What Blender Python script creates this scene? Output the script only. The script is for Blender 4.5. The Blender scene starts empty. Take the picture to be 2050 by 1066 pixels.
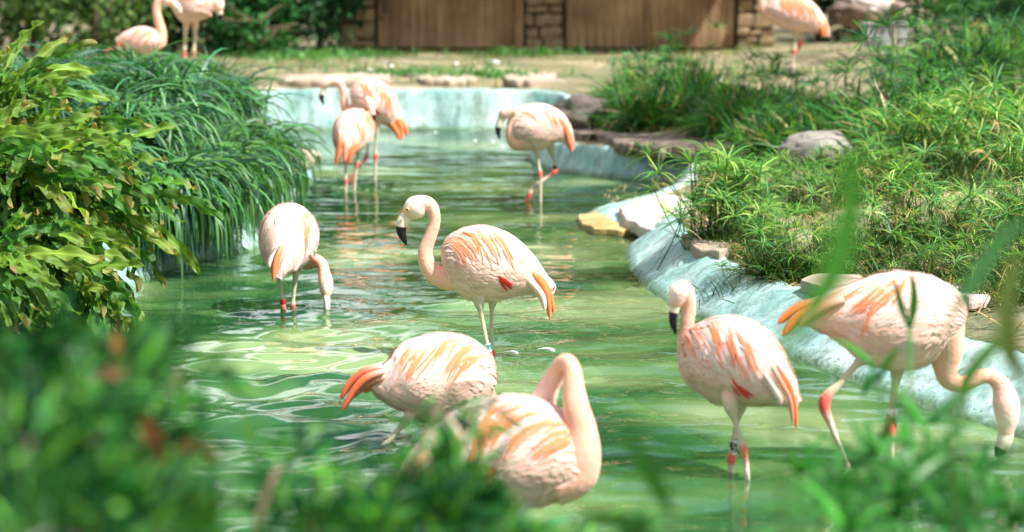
import bpy, math, random
import numpy as np
from mathutils import Vector, Matrix, noise, kdtree

# ------------------------------------------------------------------ camera, sky, sun, exposure
scn = bpy.context.scene
COL = scn.collection
F = 4840.0                       # focal length in photo pixels (85 mm on 36 mm)
CAMH = 1.5
YH = -35.0                       # horizon row in the photograph
PITCH = math.atan((533 - YH) / F)
cam_d = bpy.data.cameras.new('camera')
cam = bpy.data.objects.new('camera', cam_d)
COL.objects.link(cam)
cam.location = (0, 0, CAMH)
cam.rotation_euler = (math.pi / 2 - PITCH, 0, 0)
cam_d.sensor_width = 36
cam_d.lens = 85
cam_d.clip_start = 0.05
cam_d.clip_end = 1000
cam_d.dof.use_dof = True
cam_d.dof.focus_distance = 9.72
cam_d.dof.aperture_fstop = 2.6
cam_d.dof.aperture_blades = 9
scn.camera = cam

SUN = Vector((0.62, -0.34, 1.0)).normalized()
elev = math.asin(SUN.z)
world = bpy.data.worlds.new('World')
scn.world = world
world.use_nodes = True
wn = world.node_tree
sky = wn.nodes.new('ShaderNodeTexSky')
sky.sky_type = 'NISHITA'
sky.sun_disc = False
sky.sun_elevation = elev
sky.sun_rotation = math.atan2(SUN.x, SUN.y)
sky.air_density = 1.0
sky.dust_density = 1.5
sky.ozone_density = 1.0
bg = wn.nodes['Background']
bg.inputs[1].default_value = 0.055
tcw = wn.nodes.new('ShaderNodeTexCoord')
cn = wn.nodes.new('ShaderNodeTexNoise')
cn.inputs['Scale'].default_value = 3.2
cn.inputs['Detail'].default_value = 7.0
cn.inputs['Roughness'].default_value = 0.6
cmp_ = wn.nodes.new('ShaderNodeMapping')
cmp_.inputs['Location'].default_value = (0.0, 0.0, 0.0)
cmp_.inputs['Rotation'].default_value = (0, 0, math.radians(-9))
cmp_.inputs['Scale'].default_value = (1.0, 1.0, 1.5)
wn.links.new(tcw.outputs['Generated'], cmp_.inputs['Vector'])
wn.links.new(cmp_.outputs[0], cn.inputs['Vector'])
cr0 = wn.nodes.new('ShaderNodeValToRGB')
cr0.color_ramp.elements[0].position = 0.475
cr0.color_ramp.elements[1].position = 0.62
wn.links.new(cn.outputs['Fac'], cr0.inputs[0])
cmx = wn.nodes.new('ShaderNodeMix')
cmx.data_type = 'RGBA'
wn.links.new(cr0.outputs[0], cmx.inputs[0])
wn.links.new(sky.outputs[0], cmx.inputs[6])
cmx.inputs[7].default_value = (23.0, 23.2, 23.7, 1)
wn.links.new(cmx.outputs[2], bg.inputs[0])
sd_ = bpy.data.lights.new('sun', 'SUN')
sd_.energy = 5.0
sd_.angle = math.radians(0.53)
sd_.color = (1.0, 0.97, 0.93)
sun = bpy.data.objects.new('sun', sd_)
COL.objects.link(sun)
sun.location = (8, -6, 14)
sun.rotation_euler = (-SUN).to_track_quat('-Z', 'Y').to_euler()

scn.view_settings.view_transform = 'Standard'
scn.view_settings.look = 'None'
scn.view_settings.gamma = 1
scn.view_settings.use_curve_mapping = False
scn.view_settings.exposure = 1.06
scn.render.engine = 'CYCLES'
cy = scn.cycles
cy.use_denoising = True
cy.max_bounces = 8
cy.transparent_max_bounces = 12
cy.diffuse_bounces = 3
cy.glossy_bounces = 3
cy.caustics_reflective = False
cy.caustics_refractive = False
cy.sample_clamp_indirect = 6

# ------------------------------------------------------------------ pixel helpers
CP, SP = math.cos(PITCH), math.sin(PITCH)


def ray(px, py):
    x = (px - 1025) / F
    y = -(py - 533) / F
    return Vector((x, CP + y * SP, -SP + y * CP))


def at_z(px, py, z=0.0):
    d = ray(px, py)
    return Vector((0, 0, CAMH)) + d * ((z - CAMH) / d.z)


def at_y(px, py, Y):
    d = ray(px, py)
    return Vector((0, 0, CAMH)) + d * (Y / d.y)


def px_scale(Y, z=0.3):
    return F / (Y * CP + (CAMH - z) * SP)


rng = np.random.default_rng(7)
random.seed(7)

# ------------------------------------------------------------------ object helpers


def new_mesh(name, verts, faces, mat=None, smooth=False, colors=None, fcolors=None):
    me = bpy.data.meshes.new(name)
    if isinstance(verts, np.ndarray):
        verts = verts.reshape(-1, 3)
    if isinstance(faces, np.ndarray):
        n, k = faces.shape
        me.vertices.add(len(verts))
        me.vertices.foreach_set('co', np.asarray(verts, dtype=np.float32).ravel())
        me.loops.add(n * k)
        me.loops.foreach_set('vertex_index', faces.astype(np.int32).ravel())
        me.polygons.add(n)
        me.polygons.foreach_set('loop_start', np.arange(0, n * k, k, dtype=np.int32))
        me.update(calc_edges=True)
        me.validate()
    else:
        me.from_pydata([tuple(v) for v in verts], [], faces)
        me.update()
    if smooth:
        me.polygons.foreach_set('use_smooth', np.ones(len(me.polygons), dtype=bool))
    if colors is not None:
        a = me.color_attributes.new('Col', 'FLOAT_COLOR', 'POINT')
        c = np.ones((len(me.vertices), 4), dtype=np.float32)
        c[:, :3] = colors
        a.data.foreach_set('color', c.ravel())
    if mat is not None:
        me.materials.append(mat)
    return me


def link(name, data, parent=None, label=None, cat=None, group=None, kind=None, loc=None):
    o = bpy.data.objects.new(name, data)
    COL.objects.link(o)
    if parent is not None:
        o.parent = parent
        o.matrix_parent_inverse = parent.matrix_basis.inverted()
    if loc is not None:
        o.location = loc
    tag(o, label, cat, group, kind)
    return o


def tag(o, label=None, cat=None, group=None, kind=None):
    if label:
        o['label'] = label
    if cat:
        o['category'] = cat
    if group:
        o['group'] = group
    if kind:
        o['kind'] = kind
    return o


def thing(name, loc, label, cat, group=None):
    return link(name, None, None, label, cat, group, loc=loc)


def loft(rings, caps=True, base=0):
    """rings: list of (K,3) arrays -> verts, quad/ngon faces"""
    K = len(rings[0])
    V = np.concatenate(rings)
    Fc = []
    for i in range(len(rings) - 1):
        for k in range(K):
            a = i * K + k
            b = i * K + (k + 1) % K
            Fc.append((a + base, b + base, b + K + base, a + K + base))
    if caps:
        Fc.append(tuple(base + k for k in reversed(range(K))))
        n = (len(rings) - 1) * K
        Fc.append(tuple(base + n + k for k in range(K)))
    return V, Fc


def catmull(P, n):
    """P (m,d) control points -> resampled (n,d)"""
    P = np.asarray(P, float)
    m = len(P)
    t = np.linspace(0, m - 1, n)
    i = np.clip(t.astype(int), 0, m - 2)
    f = (t - i)[:, None]
    p0 = P[np.clip(i - 1, 0, m - 1)]
    p1 = P[i]
    p2 = P[i + 1]
    p3 = P[np.clip(i + 2, 0, m - 1)]
    return 0.5 * (2 * p1 + (p2 - p0) * f + (2 * p0 - 5 * p1 + 4 * p2 - p3) * f**2 + (3 * p1 - p0 - 3 * p2 + p3) * f**3)


def nrm(a):
    a = np.asarray(a, float)
    return a / np.maximum(np.linalg.norm(a, axis=-1, keepdims=True), 1e-9)

# ------------------------------------------------------------------ materials


def mat_new(name):
    m = bpy.data.materials.new(name)
    m.use_nodes = True
    nt = m.node_tree
    return m, nt, nt.nodes['Principled BSDF'], nt.nodes['Material Output']


def nd(nt, typ, **kw):
    n = nt.nodes.new(typ)
    for k, v in kw.items():
        if k.startswith('i_'):
            n.inputs[k[2:].replace('_', ' ')].default_value = v
        else:
            setattr(n, k, v)
    return n


def ramp(nt, stops):
    r = nt.nodes.new('ShaderNodeValToRGB')
    e = r.color_ramp.elements
    while len(e) < len(stops):
        e.new(0.5)
    for q, (p, c) in zip(e, stops):
        q.position = p
        q.color = (*c, 1)
    return r


def mat_noise(name, stops, scale=6.0, rough=0.8, bump=0.4, bscale=30.0, detail=8.0, dist=0.02, coord='Object', spec=0.3):
    m, nt, p, out = mat_new(name)
    tc = nd(nt, 'ShaderNodeTexCoord')
    n = nd(nt, 'ShaderNodeTexNoise', i_Scale=scale, i_Detail=detail, i_Roughness=0.65)
    nt.links.new(tc.outputs[coord], n.inputs['Vector'])
    r = ramp(nt, stops)
    nt.links.new(n.outputs['Fac'], r.inputs[0])
    nt.links.new(r.outputs[0], p.inputs['Base Color'])
    b = nd(nt, 'ShaderNodeTexNoise', i_Scale=bscale, i_Detail=6.0, i_Roughness=0.7)
    nt.links.new(tc.outputs[coord], b.inputs['Vector'])
    bu = nd(nt, 'ShaderNodeBump', i_Strength=bump, i_Distance=dist)
    nt.links.new(b.outputs['Fac'], bu.inputs['Height'])
    nt.links.new(bu.outputs[0], p.inputs['Normal'])
    p.inputs['Roughness'].default_value = rough
    p.inputs['Specular IOR Level'].default_value = spec
    return m


def mat_foliage(name, trans=0.35, rough=0.42, stripes=False, tint=(1.25, 1.2, 0.6), spec=0.28):
    m, nt, p, out = mat_new(name)
    at = nd(nt, 'ShaderNodeAttribute', attribute_name='Col')
    colr = at.outputs['Color']
    oi = nd(nt, 'ShaderNodeObjectInfo')
    hs = nd(nt, 'ShaderNodeHueSaturation')
    mr = nd(nt, 'ShaderNodeMapRange', i_To_Min=0.8, i_To_Max=1.25)
    nt.links.new(oi.outputs['Random'], mr.inputs['Value'])
    nt.links.new(mr.outputs[0], hs.inputs['Value'])
    nt.links.new(colr, hs.inputs['Color'])
    colr = hs.outputs[0]
    if stripes:
        uv = nd(nt, 'ShaderNodeAttribute', attribute_name='luv')
        w = nd(nt, 'ShaderNodeTexWave', wave_type='BANDS', bands_direction='X', i_Scale=9.0, i_Distortion=0.6, i_Detail=1.0)
        nt.links.new(uv.outputs['Vector'], w.inputs['Vector'])
        tcn = nd(nt, 'ShaderNodeTexCoord')
        pn = nd(nt, 'ShaderNodeTexNoise', i_Scale=7.0, i_Detail=3.0)
        nt.links.new(tcn.outputs['Object'], pn.inputs['Vector'])
        rr = ramp(nt, [(0.45, (0, 0, 0)), (0.62, (1, 1, 1))])
        nt.links.new(pn.outputs['Fac'], rr.inputs[0])
        mu = nd(nt, 'ShaderNodeMath', operation='MULTIPLY')
        nt.links.new(w.outputs['Fac'], mu.inputs[0])
        nt.links.new(rr.outputs[0], mu.inputs[1])
        mx = nd(nt, 'ShaderNodeMix', data_type='RGBA', blend_type='MULTIPLY')
        nt.links.new(mu.outputs[0], mx.inputs[0])
        nt.links.new(colr, mx.inputs[6])
        mx.inputs[7].default_value = (0.55, 0.36, 0.3, 1)
        colr = mx.outputs[2]
        bu = nd(nt, 'ShaderNodeBump', i_Strength=0.25, i_Distance=0.004)
        nt.links.new(w.outputs['Fac'], bu.inputs['Height'])
        nt.links.new(bu.outputs[0], p.inputs['Normal'])
    nt.links.new(colr, p.inputs['Base Color'])
    p.inputs['Roughness'].default_value = rough
    p.inputs['Specular IOR Level'].default_value = spec
    tr = nd(nt, 'ShaderNodeBsdfTranslucent')
    mt = nd(nt, 'ShaderNodeMix', data_type='RGBA', blend_type='MULTIPLY')
    mt.inputs[0].default_value = 1
    nt.links.new(colr, mt.inputs[6])
    mt.inputs[7].default_value = (*tint, 1)
    nt.links.new(mt.outputs[2], tr.inputs['Color'])
    ms = nd(nt, 'ShaderNodeMixShader')
    ms.inputs[0].default_value = trans
    nt.links.new(p.outputs[0], ms.inputs[1])
    nt.links.new(tr.outputs[0], ms.inputs[2])
    nt.links.new(ms.outputs[0], out.inputs[0])
    return m


def mat_attr(name, rough=0.7, bump=0.0, bscale=120.0, sss=0.0, sheen=0.0, trans=0.0, dist=0.004, bvec=(1, 1, 1)):
    m, nt, p, out = mat_new(name)
    at = nd(nt, 'ShaderNodeAttribute', attribute_name='Col')
    tc = nd(nt, 'ShaderNodeTexCoord')
    n = nd(nt, 'ShaderNodeTexNoise', i_Scale=26.0, i_Detail=5.0)
    nt.links.new(tc.outputs['Object'], n.inputs['Vector'])
    mr = nd(nt, 'ShaderNodeMapRange', i_To_Min=0.86, i_To_Max=1.12)
    nt.links.new(n.outputs['Fac'], mr.inputs['Value'])
    hs = nd(nt, 'ShaderNodeHueSaturation')
    nt.links.new(mr.outputs[0], hs.inputs['Value'])
    nt.links.new(at.outputs['Color'], hs.inputs['Color'])
    nt.links.new(hs.outputs[0], p.inputs['Base Color'])
    p.inputs['Roughness'].default_value = rough
    p.inputs['Specular IOR Level'].default_value = 0.25
    if sheen:
        p.inputs['Sheen Weight'].default_value = sheen
        p.inputs['Sheen Roughness'].default_value = 0.5
    if bump:
        mp = nd(nt, 'ShaderNodeMapping')
        mp.inputs['Scale'].default_value = bvec
        nt.links.new(tc.outputs['Object'], mp.inputs['Vector'])
        b = nd(nt, 'ShaderNodeTexNoise', i_Scale=bscale, i_Detail=4.0)
        nt.links.new(mp.outputs[0], b.inputs['Vector'])
        bu = nd(nt, 'ShaderNodeBump', i_Strength=bump, i_Distance=dist)
        nt.links.new(b.outputs['Fac'], bu.inputs['Height'])
        nt.links.new(bu.outputs[0], p.inputs['Normal'])
    if trans:
        tr = nd(nt, 'ShaderNodeBsdfTranslucent')
        nt.links.new(hs.outputs[0], tr.inputs['Color'])
        ms = nd(nt, 'ShaderNodeMixShader')
        ms.inputs[0].default_value = trans
        nt.links.new(p.outputs[0], ms.inputs[1])
        nt.links.new(tr.outputs[0], ms.inputs[2])
        nt.links.new(ms.outputs[0], out.inputs[0])
    return m


def mat_plain(name, col, rough=0.5, spec=0.4):
    m, nt, p, out = mat_new(name)
    tc = nd(nt, 'ShaderNodeTexCoord')
    n = nd(nt, 'ShaderNodeTexNoise', i_Scale=40.0, i_Detail=4.0)
    nt.links.new(tc.outputs['Object'], n.inputs['Vector'])
    r = ramp(nt, [(0.3, tuple(c * 0.82 for c in col)), (0.7, tuple(min(1, c * 1.1) for c in col))])
    nt.links.new(n.outputs['Fac'], r.inputs[0])
    nt.links.new(r.outputs[0], p.inputs['Base Color'])
    p.inputs['Roughness'].default_value = rough
    p.inputs['Specular IOR Level'].default_value = spec
    return m


M_leaf = mat_foliage('leaf', 0.38)
M_frond = mat_foliage('frond', 0.42, 0.36, stripes=True)
M_grass = mat_foliage('grass_blade', 0.38, 0.45)
M_turf = mat_foliage('lily_turf_blade', 0.34, 0.45, tint=(1.1, 1.25, 0.6), spec=0.4)
M_dark = mat_foliage('dark_leaf', 0.22, 0.45, tint=(0.9, 1.3, 0.6))
M_dry = mat_foliage('dry_leaf', 0.3, 0.7, tint=(1.1, 0.9, 0.6))
M_body = mat_attr('flamingo_skin_and_down', 0.75, 0.35, 90.0, sheen=0.25, dist=0.006, bvec=(1, 1, 1))
M_feather = mat_attr('feather', 0.7, 0.15, 200.0, sheen=0.2, trans=0.18, dist=0.002)
M_bill = mat_attr('bill', 0.35)
M_bark = mat_noise('bark', [(0.3, (0.07, 0.045, 0.03)), (0.7, (0.2, 0.14, 0.09))], 8, 0.9, 0.8, 25)
M_rock_dark = mat_noise('dark_rock', [(0.3, (0.05, 0.045, 0.04)), (0.55, (0.16, 0.13, 0.11)), (0.75, (0.3, 0.25, 0.21))], 5, 0.85, 0.7, 18, dist=0.05)
M_rock_brown = mat_noise('brown_rock', [(0.3, (0.10, 0.07, 0.055)), (0.55, (0.24, 0.18, 0.14)), (0.75, (0.42, 0.34, 0.28))], 6, 0.85, 0.7, 22, dist=0.04)
M_rock_grey = mat_noise('grey_rock', [(0.3, (0.16, 0.14, 0.12)), (0.7, (0.34, 0.31, 0.28))], 5, 0.85, 0.5, 22, dist=0.03)
M_stone_pink = mat_noise('pink_flagstone', [(0.3, (0.42, 0.34, 0.31)), (0.7, (0.66, 0.57, 0.53))], 5, 0.8, 0.4, 24)
M_stone_tan = mat_noise('tan_flagstone', [(0.3, (0.27, 0.21, 0.15)), (0.7, (0.46, 0.38, 0.30))], 5, 0.8, 0.5, 24)
M_stone_ochre = mat_noise('ochre_flagstone', [(0.32, (0.2, 0.13, 0.05)), (0.5, (0.4, 0.28, 0.10)), (0.68, (0.52, 0.40, 0.2))], 4, 0.6, 0.4, 20)
M_wall_stone = mat_noise('wall_stone', [(0.3, (0.17, 0.115, 0.06)), (0.7, (0.36, 0.26, 0.15))], 7, 0.9, 0.6, 30)
M_mortar = mat_noise('mortar', [(0.3, (0.05, 0.04, 0.025)), (0.7, (0.11, 0.085, 0.055))], 9, 0.95, 0.4, 40)
M_white_paint = mat_noise('weathered_white_paint', [(0.3, (0.36, 0.37, 0.33)), (0.65, (0.58, 0.58, 0.54))], 9, 0.6, 0.3, 30)


def mat_wood():
    m, nt, p, out = mat_new('door_wood')
    tc = nd(nt, 'ShaderNodeTexCoord')
    mp = nd(nt, 'ShaderNodeMapping')
    mp.inputs['Scale'].default_value = (9, 9, 0.7)
    nt.links.new(tc.outputs['Object'], mp.inputs['Vector'])
    oi = nd(nt, 'ShaderNodeObjectInfo')
    ad = nd(nt, 'ShaderNodeVectorMath', operation='ADD')
    nt.links.new(mp.outputs[0], ad.inputs[0])
    nt.links.new(oi.outputs['Location'], ad.inputs[1])
    n = nd(nt, 'ShaderNodeTexNoise', i_Scale=2.0, i_Detail=7.0, i_Distortion=0.4)
    nt.links.new(ad.outputs[0], n.inputs['Vector'])
    r = ramp(nt, [(0.25, (0.20, 0.115, 0.05)), (0.5, (0.32, 0.20, 0.095)), (0.75, (0.43, 0.28, 0.15))])
    nt.links.new(n.outputs['Fac'], r.inputs[0])
    hs = nd(nt, 'ShaderNodeHueSaturation')
    mr = nd(nt, 'ShaderNodeMapRange', i_To_Min=0.85, i_To_Max=1.15)
    nt.links.new(oi.outputs['Random'], mr.inputs['Value'])
    nt.links.new(mr.outputs[0], hs.inputs['Value'])
    ge = nd(nt, 'ShaderNodeNewGeometry')
    st = nd(nt, 'ShaderNodeTexNoise', i_Scale=1.3, i_Detail=6.0)
    nt.links.new(ge.outputs['Position'], st.inputs['Vector'])
    sr = ramp(nt, [(0.35, (0.5, 0.42, 0.36)), (0.6, (1, 1, 1))])
    nt.links.new(st.outputs['Fac'], sr.inputs[0])
    sm = nd(nt, 'ShaderNodeMix', data_type='RGBA', blend_type='MULTIPLY')
    sm.inputs[0].default_value = 1
    nt.links.new(r.outputs[0], sm.inputs[6])
    nt.links.new(sr.outputs[0], sm.inputs[7])
    nt.links.new(sm.outputs[2], hs.inputs['Color'])
    nt.links.new(hs.outputs[0], p.inputs['Base Color'])
    p.inputs['Roughness'].default_value = 0.7
    bu = nd(nt, 'ShaderNodeBump', i_Strength=0.3, i_Distance=0.01)
    nt.links.new(n.outputs['Fac'], bu.inputs['Height'])
    nt.links.new(bu.outputs[0], p.inputs['Normal'])
    return m


M_wood = mat_wood()


def mat_basin():
    """turquoise pool paint, worn pale, pitted, with a dark algae line just above the water"""
    m, nt, p, out = mat_new('turquoise_pool_paint')
    ge = nd(nt, 'ShaderNodeNewGeometry')
    sx = nd(nt, 'ShaderNodeSeparateXYZ')
    nt.links.new(ge.outputs['Position'], sx.inputs[0])
    n = nd(nt, 'ShaderNodeTexNoise', i_Scale=2.2, i_Detail=8.0, i_Roughness=0.65)
    nt.links.new(ge.outputs['Position'], n.inputs['Vector'])
    r = ramp(nt, [(0.28, (0.15, 0.31, 0.29)), (0.43, (0.26, 0.43, 0.41)), (0.57, (0.41, 0.54, 0.52)), (0.72, (0.57, 0.63, 0.61))])
    nt.links.new(n.outputs['Fac'], r.inputs[0])
    # pits
    v = nd(nt, 'ShaderNodeTexNoise', i_Scale=70.0, i_Detail=2.0)
    nt.links.new(ge.outputs['Position'], v.inputs['Vector'])
    rp = ramp(nt, [(0.60, (0, 0, 0)), (0.66, (1, 1, 1))])
    nt.links.new(v.outputs['Fac'], rp.inputs[0])
    hz = nd(nt, 'ShaderNodeMapRange', i_From_Min=0.09, i_From_Max=0.02)
    nt.links.new(sx.outputs['Z'], hz.inputs['Value'])
    mu = nd(nt, 'ShaderNodeMath', operation='MULTIPLY')
    nt.links.new(rp.outputs[0], mu.inputs[0])
    nt.links.new(hz.outputs[0], mu.inputs[1])
    mx = nd(nt, 'ShaderNodeMix', data_type='RGBA')
    nt.links.new(mu.outputs[0], mx.inputs[0])
    nt.links.new(r.outputs[0], mx.inputs[6])
    mx.inputs[7].default_value = (0.05, 0.12, 0.11, 1)
    # algae band at the water line and below
    nb = nd(nt, 'ShaderNodeTexNoise', i_Scale=9.0, i_Detail=5.0)
    nt.links.new(ge.outputs['Position'], nb.inputs['Vector'])
    sb = nd(nt, 'ShaderNodeMath', operation='MULTIPLY_ADD')
    nt.links.new(nb.outputs['Fac'], sb.inputs[0])
    sb.inputs[1].default_value = -0.06
    nt.links.new(sx.outputs['Z'], sb.inputs[2])
    al = nd(nt, 'ShaderNodeMapRange', i_From_Min=0.012, i_From_Max=-0.02)
    nt.links.new(sb.outputs[0], al.inputs['Value'])
    mx2 = nd(nt, 'ShaderNodeMix', data_type='RGBA')
    nt.links.new(al.outputs[0], mx2.inputs[0])
    nt.links.new(mx.outputs[2], mx2.inputs[6])
    mx2.inputs[7].default_value = (0.12, 0.21, 0.11, 1)
    smp = nd(nt, 'ShaderNodeMapping')
    smp.inputs['Scale'].default_value = (7.0, 7.0, 1.1)
    nt.links.new(ge.outputs['Position'], smp.inputs['Vector'])
    sn = nd(nt, 'ShaderNodeTexNoise', i_Scale=1.6, i_Detail=8.0, i_Roughness=0.7)
    nt.links.new(smp.outputs[0], sn.inputs['Vector'])
    sr = ramp(nt, [(0.36, (0.42, 0.43, 0.36)), (0.5, (0.85, 0.87, 0.83)), (0.6, (1, 1, 1))])
    nt.links.new(sn.outputs['Fac'], sr.inputs[0])
    sm = nd(nt, 'ShaderNodeMix', data_type='RGBA', blend_type='MULTIPLY')
    sm.inputs[0].default_value = 0.85
    nt.links.new(mx2.outputs[2], sm.inputs[6])
    nt.links.new(sr.outputs[0], sm.inputs[7])
    nt.links.new(sm.outputs[2], p.inputs['Base Color'])
    p.inputs['Roughness'].default_value = 0.6
    b = nd(nt, 'ShaderNodeTexNoise', i_Scale=25.0, i_Detail=8.0)
    nt.links.new(ge.outputs['Position'], b.inputs['Vector'])
    bu = nd(nt, 'ShaderNodeBump', i_Strength=0.5, i_Distance=0.02)
    nt.links.new(b.outputs['Fac'], bu.inputs['Height'])
    nt.links.new(bu.outputs[0], p.inputs['Normal'])
    return m


def mat_floor():
    return mat_noise('pool_floor_algae', [(0.3, (0.17, 0.30, 0.10)), (0.5, (0.32, 0.50, 0.24)), (0.7, (0.48, 0.6, 0.34))], 0.9, 0.9, 0.2, 10)


def mat_water():
    m, nt, p, out = mat_new('green_pond_water')
    nt.nodes.remove(p)
    ge = nd(nt, 'ShaderNodeNewGeometry')
    mp = nd(nt, 'ShaderNodeMapping')
    mp.inputs['Scale'].default_value = (1.0, 0.8, 1.0)
    nt.links.new(ge.outputs['Position'], mp.inputs['Vector'])
    b = nd(nt, 'ShaderNodeTexNoise', i_Scale=16.0, i_Detail=2.0, i_Distortion=0.8)
    nt.links.new(mp.outputs[0], b.inputs['Vector'])
    bu = nd(nt, 'ShaderNodeBump', i_Strength=0.05, i_Distance=0.02)
    nt.links.new(b.outputs['Fac'], bu.inputs['Height'])
    c = nd(nt, 'ShaderNodeTexNoise', i_Scale=0.7, i_Detail=4.0)
    nt.links.new(ge.outputs['Position'], c.inputs['Vector'])
    r = ramp(nt, [(0.38, (0.008, 0.05, 0.018)), (0.47, (0.03, 0.11, 0.036)), (0.54, (0.12, 0.24, 0.075)), (0.63, (0.30, 0.41, 0.17))])  # noise patches paint in sunlit areas and dark reflections of the water
    nt.links.new(c.outputs['Fac'], r.inputs[0])
    df = nd(nt, 'ShaderNodeBsdfDiffuse')
    nt.links.new(r.outputs[0], df.inputs['Color'])
    tr = nd(nt, 'ShaderNodeBsdfTransparent')
    tr.inputs[0].default_value = (0.45, 0.68, 0.42, 1)
    ms = nd(nt, 'ShaderNodeMixShader')
    ms.inputs[0].default_value = 0.6
    nt.links.new(tr.outputs[0], ms.inputs[1])
    nt.links.new(df.outputs[0], ms.inputs[2])
    gl = nd(nt, 'ShaderNodeBsdfGlossy')
    gl.inputs['Roughness'].default_value = 0.02
    nt.links.new(bu.outputs[0], gl.inputs['Normal'])
    fr = nd(nt, 'ShaderNodeFresnel')
    fr.inputs['IOR'].default_value = 1.42
    nt.links.new(bu.outputs[0], fr.inputs['Normal'])
    m2 = nd(nt, 'ShaderNodeMixShader')
    nt.links.new(fr.outputs[0], m2.inputs[0])
    nt.links.new(ms.outputs[0], m2.inputs[1])
    nt.links.new(gl.outputs[0], m2.inputs[2])
    nt.links.new(m2.outputs[0], out.inputs[0])
    return m


def mat_ground():
    m, nt, p, out = mat_new('bank_soil')
    ge = nd(nt, 'ShaderNodeNewGeometry')
    n = nd(nt, 'ShaderNodeTexNoise', i_Scale=1.1, i_Detail=9.0, i_Roughness=0.65)
    nt.links.new(ge.outputs['Position'], n.inputs['Vector'])
    r = ramp(nt, [(0.3, (0.05, 0.09, 0.025)), (0.42, (0.11, 0.12, 0.05)), (0.53, (0.25, 0.20, 0.11)), (0.66, (0.46, 0.37, 0.23))])
    nt.links.new(n.outputs['Fac'], r.inputs[0])
    n2 = nd(nt, 'ShaderNodeTexNoise', i_Scale=22.0, i_Detail=6.0)
    nt.links.new(ge.outputs['Position'], n2.inputs['Vector'])
    mr = nd(nt, 'ShaderNodeMapRange', i_To_Min=0.6, i_To_Max=1.35)
    nt.links.new(n2.outputs['Fac'], mr.inputs['Value'])
    hs = nd(nt, 'ShaderNodeHueSaturation')
    nt.links.new(mr.outputs[0], hs.inputs['Value'])
    nt.links.new(r.outputs[0], hs.inputs['Color'])
    nt.links.new(hs.outputs[0], p.inputs['Base Color'])
    p.inputs['Roughness'].default_value = 0.95
    bu = nd(nt, 'ShaderNodeBump', i_Strength=0.8, i_Distance=0.04)
    nt.links.new(n2.outputs['Fac'], bu.inputs['Height'])
    nt.links.new(bu.outputs[0], p.inputs['Normal'])
    return m


# ------------------------------------------------------------------ pool outline (photo pixels on the water plane) and terrain
# (px, py, rim height, rim run-out)
OUT_PX = [
    (-420, 900, .2, .25), (-150, 760, .22, .25), (0, 692, .22, .22), (170, 640, .22, .2), (255, 592, .22, .18), (330, 545, .22, .16), (440, 515, .22, .14),
    (522, 497, .22, .14), (548, 452, .22, .14), (572, 408, .2, .12), (628, 362, .2, .1), (622, 340, .2, .1), (575, 305, .3, .12), (545, 264, .40, .14),
    (640, 261, .41, .14), (800, 260, .41, .14), (950, 261, .41, .14), (1070, 262, .40, .14), (1110, 268, .34, .12), (1078, 292, .24, .1), (1060, 318, .22, .1),
    (1085, 338, .22, .1), (1160, 350, .22, .1), (1260, 360, .22, .1), (1340, 369, .2, .12), (1335, 386, .1, .15), (1250, 404, .06, .2), (1170, 424, .05, .2),
    (1165, 446, .05, .2), (1215, 462, .06, .2), (1272, 476, .12, .2), (1250, 500, .17, .25), (1250, 525, .18, .28), (1275, 562, .18, .28), (1335, 612, .18, .28),
    (1420, 655, .18, .3), (1560, 712, .18, .3), (1700, 765, .18, .3), (1850, 815, .18, .3), (2050, 885, .18, .3), (2500, 1010, .2, .3)]
op = [(*at_z(a, b)[:2], h, w) for a, b, h, w in OUT_PX]
op += [(2.6, 4.4, .2, .3), (1.2, 4.0, .2, .3), (-1.2, 4.0, .2, .3), (-2.6, 4.6, .2, .3)]
op = np.array(op)
OUTL = catmull(np.vstack([op, op[:1]]), len(op) * 6 + 1)[:-1]
# orientation + outward normal
P2 = OUTL[:, :2]
area = 0.5 * np.sum(P2[:, 0] * np.roll(P2[:, 1], -1) - np.roll(P2[:, 0], -1) * P2[:, 1])
tan = nrm(np.roll(P2, -1, 0) - np.roll(P2, 1, 0))
ONRM = np.stack([tan[:, 1], -tan[:, 0]], 1) * (1 if area > 0 else -1)
for _ in range(4):
    ONRM = nrm(ONRM + np.roll(ONRM, 1, 0) + np.roll(ONRM, -1, 0))


def pool_sd(X, Yv):
    """signed distance to the pool outline (negative inside) and nearest rim height"""
    q = np.stack([np.ravel(X), np.ravel(Yv)], 1)
    a = P2
    b = np.roll(P2, -1, 0)
    best = np.full(len(q), 1e9)
    bi = np.zeros(len(q), int)
    inside = np.zeros(len(q), bool)
    for i in range(len(a)):
        d = b[i] - a[i]
        t = np.clip(((q - a[i]) @ d) / max(d @ d, 1e-9), 0, 1)
        dd = np.linalg.norm(q - (a[i] + t[:, None] * d), axis=1)
        m = dd < best
        best[m] = dd[m]
        bi[m] = i
        c = (a[i, 1] > q[:, 1]) != (b[i, 1] > q[:, 1])
        if c.any() and abs(d[1]) > 1e-9:
            xx = a[i, 0] + (q[:, 1] - a[i, 1]) * d[0] / d[1]
            inside ^= c & (q[:, 0] < xx)
    sd = np.where(inside, -best, best)
    return sd, OUTL[bi, 2], OUTL[bi, 3]


def sstep(x, a, b):
    t = np.clip((x - a) / (b - a), 0, 1)
    return t * t * (3 - 2 * t)


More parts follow.
